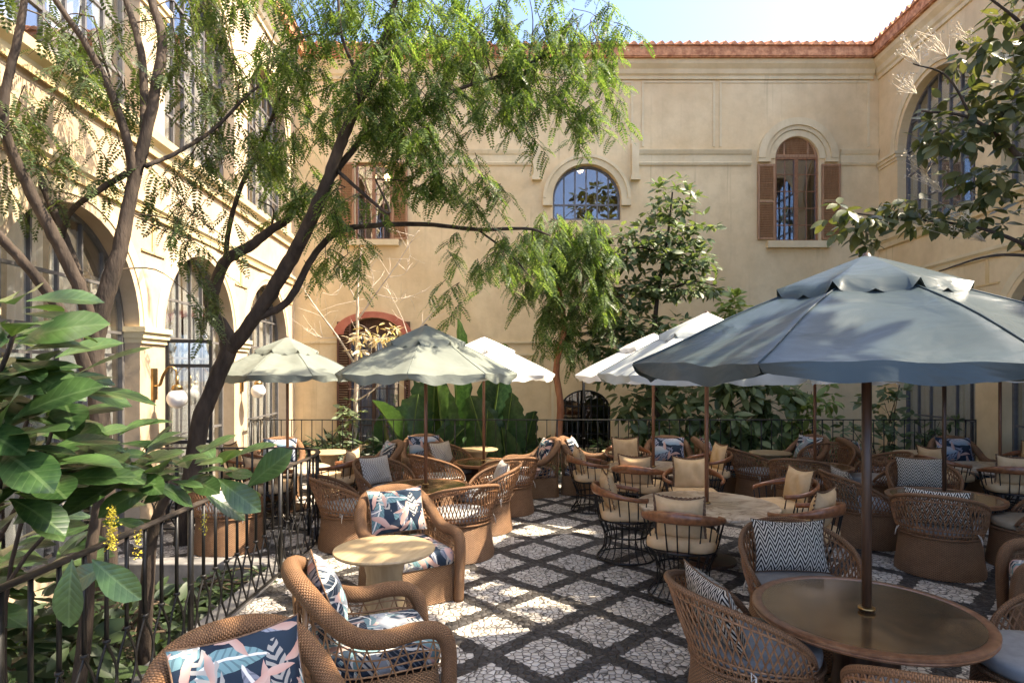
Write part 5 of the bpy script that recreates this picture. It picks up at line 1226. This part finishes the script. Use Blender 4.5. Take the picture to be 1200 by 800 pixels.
# bare pale tree before the red-arched door
T7 = [[(415, 570, 13.3, .055), (417, 500, 13.3, .05), (418, 430, 13.3, .042), (419, 370, 13.2, .032), (420, 320, 13.2, .018), (424, 290, 13.2, .008)], [(418, 430, 13.3, .026), (396, 395, 13.0, .02), (370, 360, 12.8, .014), (350, 330, 12.7, .006)], [(419, 375, 13.2, .022), (440, 345, 13.1, .016), (465, 310, 13.0, .010), (490, 270, 12.9, .005)], [(440, 345, 13.1, .012), (470, 350, 13.0, .008), (500, 340, 12.9, .004)], [(419, 355, 13.2, .012), (400, 320, 13.1, .008), (385, 300, 13.0, .004)],
      [(418, 470, 13.3, .02), (440, 455, 13.1, .015), (446, 440, 13.1, .008)], [(480, 400, 12.9, .02), (495, 380, 12.9, .016), (525, 345, 12.8, .008)], [(430, 358, 13.15, .008), (438, 330, 13.1, .005), (432, 310, 13.1, .003)], [(396, 395, 13, .01), (375, 395, 12.9, .006), (355, 385, 12.8, .003)], [(455, 325, 13, .008), (475, 320, 13, .005), (480, 300, 12.9, .003)], [(480, 400, 12.9, .012), (470, 370, 12.9, .008), (455, 340, 12.9, .004)], [(405, 325, 13.1, .006), (395, 345, 13.0, .003)]]
t7 = plant('bare_tree', 'bare white-barked tree before the red-arched door of the end wall', 'tree', at_d(415, 570, 13.3)); limbs(t7, T7, 'trunk', 'pale_bark', 7, 7, .03)
r7 = np.random.default_rng(77); mb = MB(); LP = limb_points(T7, .45)
for _ in range(130):
    a0 = LP[r7.integers(len(LP))]; v = r7.normal(size=3) * .22 + (0, 0, .12); mb.tube([a0, a0 + v * .5 + r7.normal(size=3) * .02, a0 + v], [.005, .004, .002], 3, cap=False)
mb.build('twigs', 'pale_bark', t7)
leaf_mass(t7, [(440, 390, 30, 12, 13.1, .2, 70), (455, 400, 25, 10, 13.0, .2, 50), (430, 405, 25, 14, 13.1, .2, 40)], .22, .22, 'leaf_dry', 78, SIMPLE, 'dry_leaves', hang=.6); unparent_fix(t7)
# bananas
def banana(label, leaves, seed, base):
    r = np.random.default_rng(seed); t_ = plant('banana_plant', label, 'plant', base, 'banana plants before the end wall'); mb = MB(); st = MB()
    for bx, by, tx, ty, d, wpx in leaves:
        a = at_d(bx, by, d); b_ = at_d(tx, ty, d + r.normal() * .15); L = np.linalg.norm(b_ - a); w = wpx * d / FOC / 2 * 1.22; foot = np.array((a[0] * .7 + base[0] * .3, base[1], .1)); n = 22
        mid = np.array([a + (b_ - a) * f + np.array((0, -.12 * L * f * f, -.10 * L * f * f * f)) for f in np.linspace(0, 1, n)]); T = np.gradient(mid, axis=0); T = unit(T)
        yw = r.uniform(-1.1, 1.1); face = np.array((math.sin(yw), -math.cos(yw), .15 + .4 * r.random())); face /= np.linalg.norm(face); S = unit(np.cross(T, face)); P = []; UV = []
        for i in range(n):
            f = i / (n - 1); hw = w * (math.sin(math.pi * min(1, .04 + f * .96)) ** .55) * (1 - .12 * f); row = []; uvr = []
            for e in (-1, -.5, 0, .5, 1):
                tear = (.10 * w * math.sin(i * 2.1 + e * 3 + seed) if abs(e) == 1 else 0); row.append(mid[i] + S[i] * (e * hw + tear * (1 if e > 0 else -1)) + np.cross(S[i], T[i]) * (-.42 * abs(e) * hw)); uvr.append((e * .5, f * 1.6))
            P.append(row); UV.append(uvr)
        mb.grid(np.array(P), np.array(UV)); st.tube(crom([foot, (foot + a) / 2 + (0, 0, .1), a, mid[n // 2], mid[-1]], 5), np.linspace(.04, .006, 21), 6)
    mb.build('leaf_blades', 'leaf_banana', t_); st.build('leaf_stalk', 'leaf_lime', t_); unparent_fix(t_)
banana('banana plant with dark paddle leaves behind the sage umbrella', [(505, 520, 516, 372, 13.7, 42), (532, 520, 538, 358, 13.9, 38), (470, 520, 438, 462, 13.2, 40), (478, 545, 492, 452, 13.1, 44), (455, 545, 448, 478, 13.3, 30), (522, 550, 470, 520, 12.9, 40), (520, 530, 512, 430, 13.5, 46), (496, 560, 545, 492, 12.9, 38), (468, 540, 430, 520, 13.1, 34)], 5, at_d(497, 585, 13.3))
banana('banana plant with tall upright leaves right of the sage umbrella', [(576, 560, 552, 452, 13.2, 44), (572, 540, 592, 388, 13.8, 36), (588, 560, 600, 448, 13.1, 40), (566, 575, 572, 468, 12.95, 44), (606, 570, 626, 470, 13.4, 36), (548, 560, 528, 476, 13.3, 40), (597, 580, 588, 490, 12.85, 36), (612, 575, 640, 505, 13.3, 28)], 6, at_d(580, 590, 13.3))
# shrubs and undergrowth behind the fence
def shrub(name, label, blobs, L, W, mat, seed, tpl=OV, cat='shrub', hang=.4, group=None, n_st=7, jitter=.35):
    px, py, rx, ry, d = blobs[0][:5]; x0 = at_d(px, py, d)[0]; t_ = plant(name, label, cat, (x0, d, .05), group); r = np.random.default_rng(seed)
    leaf_mass(t_, blobs, L, W, mat, seed, tpl, hang=hang, jitter=jitter); ls = []
    for k in range(n_st):
        b_ = blobs[k % len(blobs)]; e = at_d(b_[0] + r.normal() * b_[2] * .4, b_[1] - b_[3] * .3, b_[4]); ls.append(([np.array((x0 + r.normal() * .15, d, .02)), (np.array((x0, d, .05)) + e) / 2 + r.normal(size=3) * .08, e], .014, .005))
    stems(t_, ls); unparent_fix(t_)
shrub('leafy_hedge', 'dense dark hedge of large drooping leaves right of the white umbrella pole', [(800, 500, 45, 45, 13.2, .5, 230), (850, 490, 45, 50, 13.3, .5, 260), (900, 490, 40, 45, 13.3, .5, 220), (830, 450, 70, 16, 13.5, .4, 150), (870, 530, 60, 25, 12.9, .3, 150), (790, 540, 40, 20, 12.9, .3, 90), (910, 460, 30, 18, 13.4, .3, 80)], .36, .42, 'leaf_hedge', 90, hang=.9)
shrub('leafy_hedge', 'darker mass of leaves beside the grilled arch, below the layered tree', [(745, 470, 30, 30, 13.4, .4, 110), (755, 520, 35, 40, 13.2, .4, 150), (740, 545, 25, 20, 13.0, .3, 60)], .32, .42, 'leaf_layer', 91, hang=.8)
shrub('bright_shrub', 'yellow-green bush with a few yellow leaves, middle of the fence', [(955, 465, 28, 22, 13.3, .35, 120), (950, 500, 30, 30, 13.2, .35, 110)], .28, .4, 'leaf_lime', 92, hang=.6)
shrub('pale_shrub', 'loose light green shrub behind the near umbrella pole', [(1035, 480, 30, 28, 13.2, .35, 90), (1020, 515, 40, 22, 12.9, .3, 110), (1045, 455, 14, 14, 13.0, .2, 30), (985, 510, 25, 25, 13.0, .3, 70)], .24, .42, 'leaf_pale', 93, hang=.5)
shrub('pale_shrub', 'low green shrub below the right-hand wing windows', [(1085, 500, 40, 20, 12.9, .3, 110), (1110, 515, 30, 18, 12.8, .25, 80), (1060, 535, 40, 14, 12.8, .3, 80)], .20, .42, 'leaf_layer', 94, hang=.5)
shrub('low_plant', 'dark strappy undergrowth at the left corner behind the fence', [(390, 528, 40, 14, 12.8, .3, 110), (350, 530, 40, 12, 12.9, .3, 100), (435, 530, 20, 18, 12.9, .3, 60)], .34, .16, 'leaf_dark', 95, LONG, hang=.2)
shrub('low_plant', 'pale leafy plant climbing beside the dark shutter', [(408, 490, 16, 22, 13.0, .2, 70), (400, 515, 20, 14, 12.9, .2, 50)], .18, .42, 'leaf_pale', 96, hang=.4)
shrub('low_plant', 'dark arching clump between the banana plant and the grilled arch', [(632, 535, 22, 14, 12.8, .25, 60), (640, 555, 20, 14, 12.75, .2, 40)], .42, .22, 'leaf_dark', 97, LONG, hang=.2)
shrub('low_plant', 'dark bush below the grilled arch window', [(700, 530, 30, 16, 12.9, .25, 110), (690, 555, 35, 10, 12.75, .2, 60)], .22, .4, 'leaf_dark', 98, hang=.5)
shrub('low_plant', 'dark bush between the fence loops and the banana plant', [(470, 545, 20, 16, 12.8, .25, 70)], .22, .4, 'leaf_dark', 99, hang=.5)
shrub('low_plant', 'low dark leaves along the foot of the dense hedge', [(840, 560, 60, 12, 12.75, .25, 120), (930, 550, 40, 14, 12.75, .25, 90), (980, 550, 30, 14, 12.75, .25, 60)], .22, .4, 'leaf_dark', 100, hang=.5)

def bed_plant(label, blobs, L, W, mat, seed, tpl=OV, hang=.4):
    shrub('bed_plant', label, blobs, L, W, mat, seed, tpl, 'plant', hang, 'plants in the sunken bed')
bed_plant('dark leafy plant low behind the near railing, at the left edge', [(30, 740, 80, 45, 4.4, .5, 150), (80, 775, 60, 40, 4.3, .4, 90)], .22, .42, 'leaf_dark', 101)
bed_plant('dark leafy plant behind the railing, between the two thin trunks', [(150, 740, 50, 35, 5.3, .5, 140), (190, 720, 40, 26, 5.8, .4, 90)], .20, .42, 'leaf_dark', 102)
bed_plant('fine-leaved green plant behind the railing loops, by the stone edge', [(255, 695, 45, 20, 6.4, .45, 200), (310, 685, 35, 18, 6.8, .35, 130)], .12, .4, 'leaf_dark', 103)
# large-leaved shrub in the near left corner
t8 = plant('big_leaf_shrub', 'shrub with very large glossy leaves filling the near left corner, a yellow flower spike below', 'shrub', (-2.95, 3.6, -.65))
r8 = np.random.default_rng(8); pos = []; dirs = []; ups = []; ln = []; wd = []; st = []
clusters = [(10, 395, 2.7, 15, .40), (75, 445, 2.9, 13, .40), (0, 500, 2.6, 13, .40), (45, 530, 2.8, 14, .38), (160, 532, 3.3, 14, .36), (222, 540, 3.6, 14, .33), (120, 540, 3.2, 14, .37), (15, 355, 2.9, 9, .38), (256, 545, 3.8, 9, .30), (50, 425, 3.2, 9, .38), (190, 552, 3.4, 10, .31), (-50, 460, 2.6, 12, .40), (60, 495, 3.4, 14, .40), (130, 510, 3.8, 10, .33), (90, 548, 3.1, 10, .32), (0, 552, 2.7, 11, .32), (30, 575, 2.9, 9, .30), (90, 520, 3.8, 12, .38), (-20, 400, 3.2, 12, .40), (5, 640, 3.9, 12, .42), (60, 655, 4.2, 12, .40), (-40, 680, 3.7, 12, .42), (120, 600, 4.4, 10, .36)]
root = np.array((-3.1, 3.7, -.65))
for ci, (cx, cy, d, n, L) in enumerate(clusters):
    c = at_d(cx, cy, d)
    for j in range(n):
        a = j * 2.4 + r8.random(); el = .45 - .78 * (j / n) + r8.normal() * .15
        v = np.array((math.cos(a), math.sin(a), el)); pos.append(c + v * .05 + (0, 0, -.01 * j)); dirs.append(v); ups.append(np.array((0, -.45, 1)) + r8.normal(size=3) * .2); l = L * (.55 + .5 * r8.random()); ln.append(l); wd.append(l * (.40 + .09 * r8.random()))
    if ci % 3: continue
    mdl = (root + c) / 2 + r8.normal(size=3) * .12; mdl = np.array((min(mdl[0], -2.85), mdl[1], (root[2] + c[2]) / 2 + .25)); st.append(([root + r8.normal(size=3) * (.12, .12, 0), mdl, c + (0, 0, -.06), c], .014, .007))
for bx, by, ex, ey, d, L in ((85, 655, 75, 740, 2.75, 1), (108, 655, 162, 705, 2.8, 1), (130, 660, 60, 690, 2.9, 1), (290, 570, 340, 525, 3.6, 1), (255, 560, 305, 600, 3.6, 1)):   # single leaves hanging clear
    a = at_d(bx, by, d); b_ = at_d(ex, ey, d - .05); pos.append(a); dirs.append(b_ - a); ups.append(np.array((0, -1, .45))); l = np.linalg.norm(b_ - a); ln.append(l); wd.append(l * .46)
pos, dirs, ups, wd, ln = map(np.array, (pos, dirs, ups, wd, ln)); M8 = frames(dirs, ups)
for k, tp in enumerate((broad('ob', 8, .16, .22), broad('ob', 8, .30, .42), broad('ob', 8, .10, .60))): scatter('foliage', tp, pos[k::3], M8[k::3], wd[k::3], ln[k::3], 'leaf_big', t8)
stems(t8, st, 'bark'); mb = MB(); st2 = [([np.array((-2.95, 4.1, -.7)), at_d(98, 760, 4.05), at_d(105, 660, 4.05), at_d(120, 560, 4.1)], .05, .03), ([np.array((-2.9, 4.9, -.7)), at_d(172, 700, 4.7), at_d(180, 620, 4.7), at_d(205, 560, 4.6)], .06, .03)]
stems(t8, st2, 'bark', 'trunk', 9)
for cx, y0_, y1_, d, nn in ((131, 592, 645, 2.95, 260), (162, 620, 655, 3.3, 60), (240, 600, 625, 3.6, 40)):
    P = np.array([at_d(cx + r8.normal() * 3.2, y0_ + (y1_ - y0_) * r8.random(), d + r8.normal() * .012) for _ in range(nn)]); scatter('flower_spike', SIMPLE, P, frames(r8.normal(size=P.shape), r8.normal(size=P.shape)), np.full(nn, .007), np.full(nn, .013), 'yellow_flower', t8)
unparent_fix(t8)
# ferns and ground cover in the sunken bed
n = 650; P = np.stack([r8.uniform(-5.0, -2.8, n), r8.uniform(1.2, 7.0, n), r8.uniform(-.9, -.35, n)], -1); D = np.stack([r8.normal(size=n), r8.normal(size=n), .5 + .3 * r8.random(n)], -1)
o = scatter('ground_cover', PIN, P, frames(D, np.tile((0, 0, 1.0), (n, 1)) + r8.normal(size=(n, 3)) * .2), np.full(n, .42), np.full(n, .42), 'leaf_dark', None); tag(o, 'dark ferny ground cover in the sunken bed behind the near railing', None, None, 'stuff')
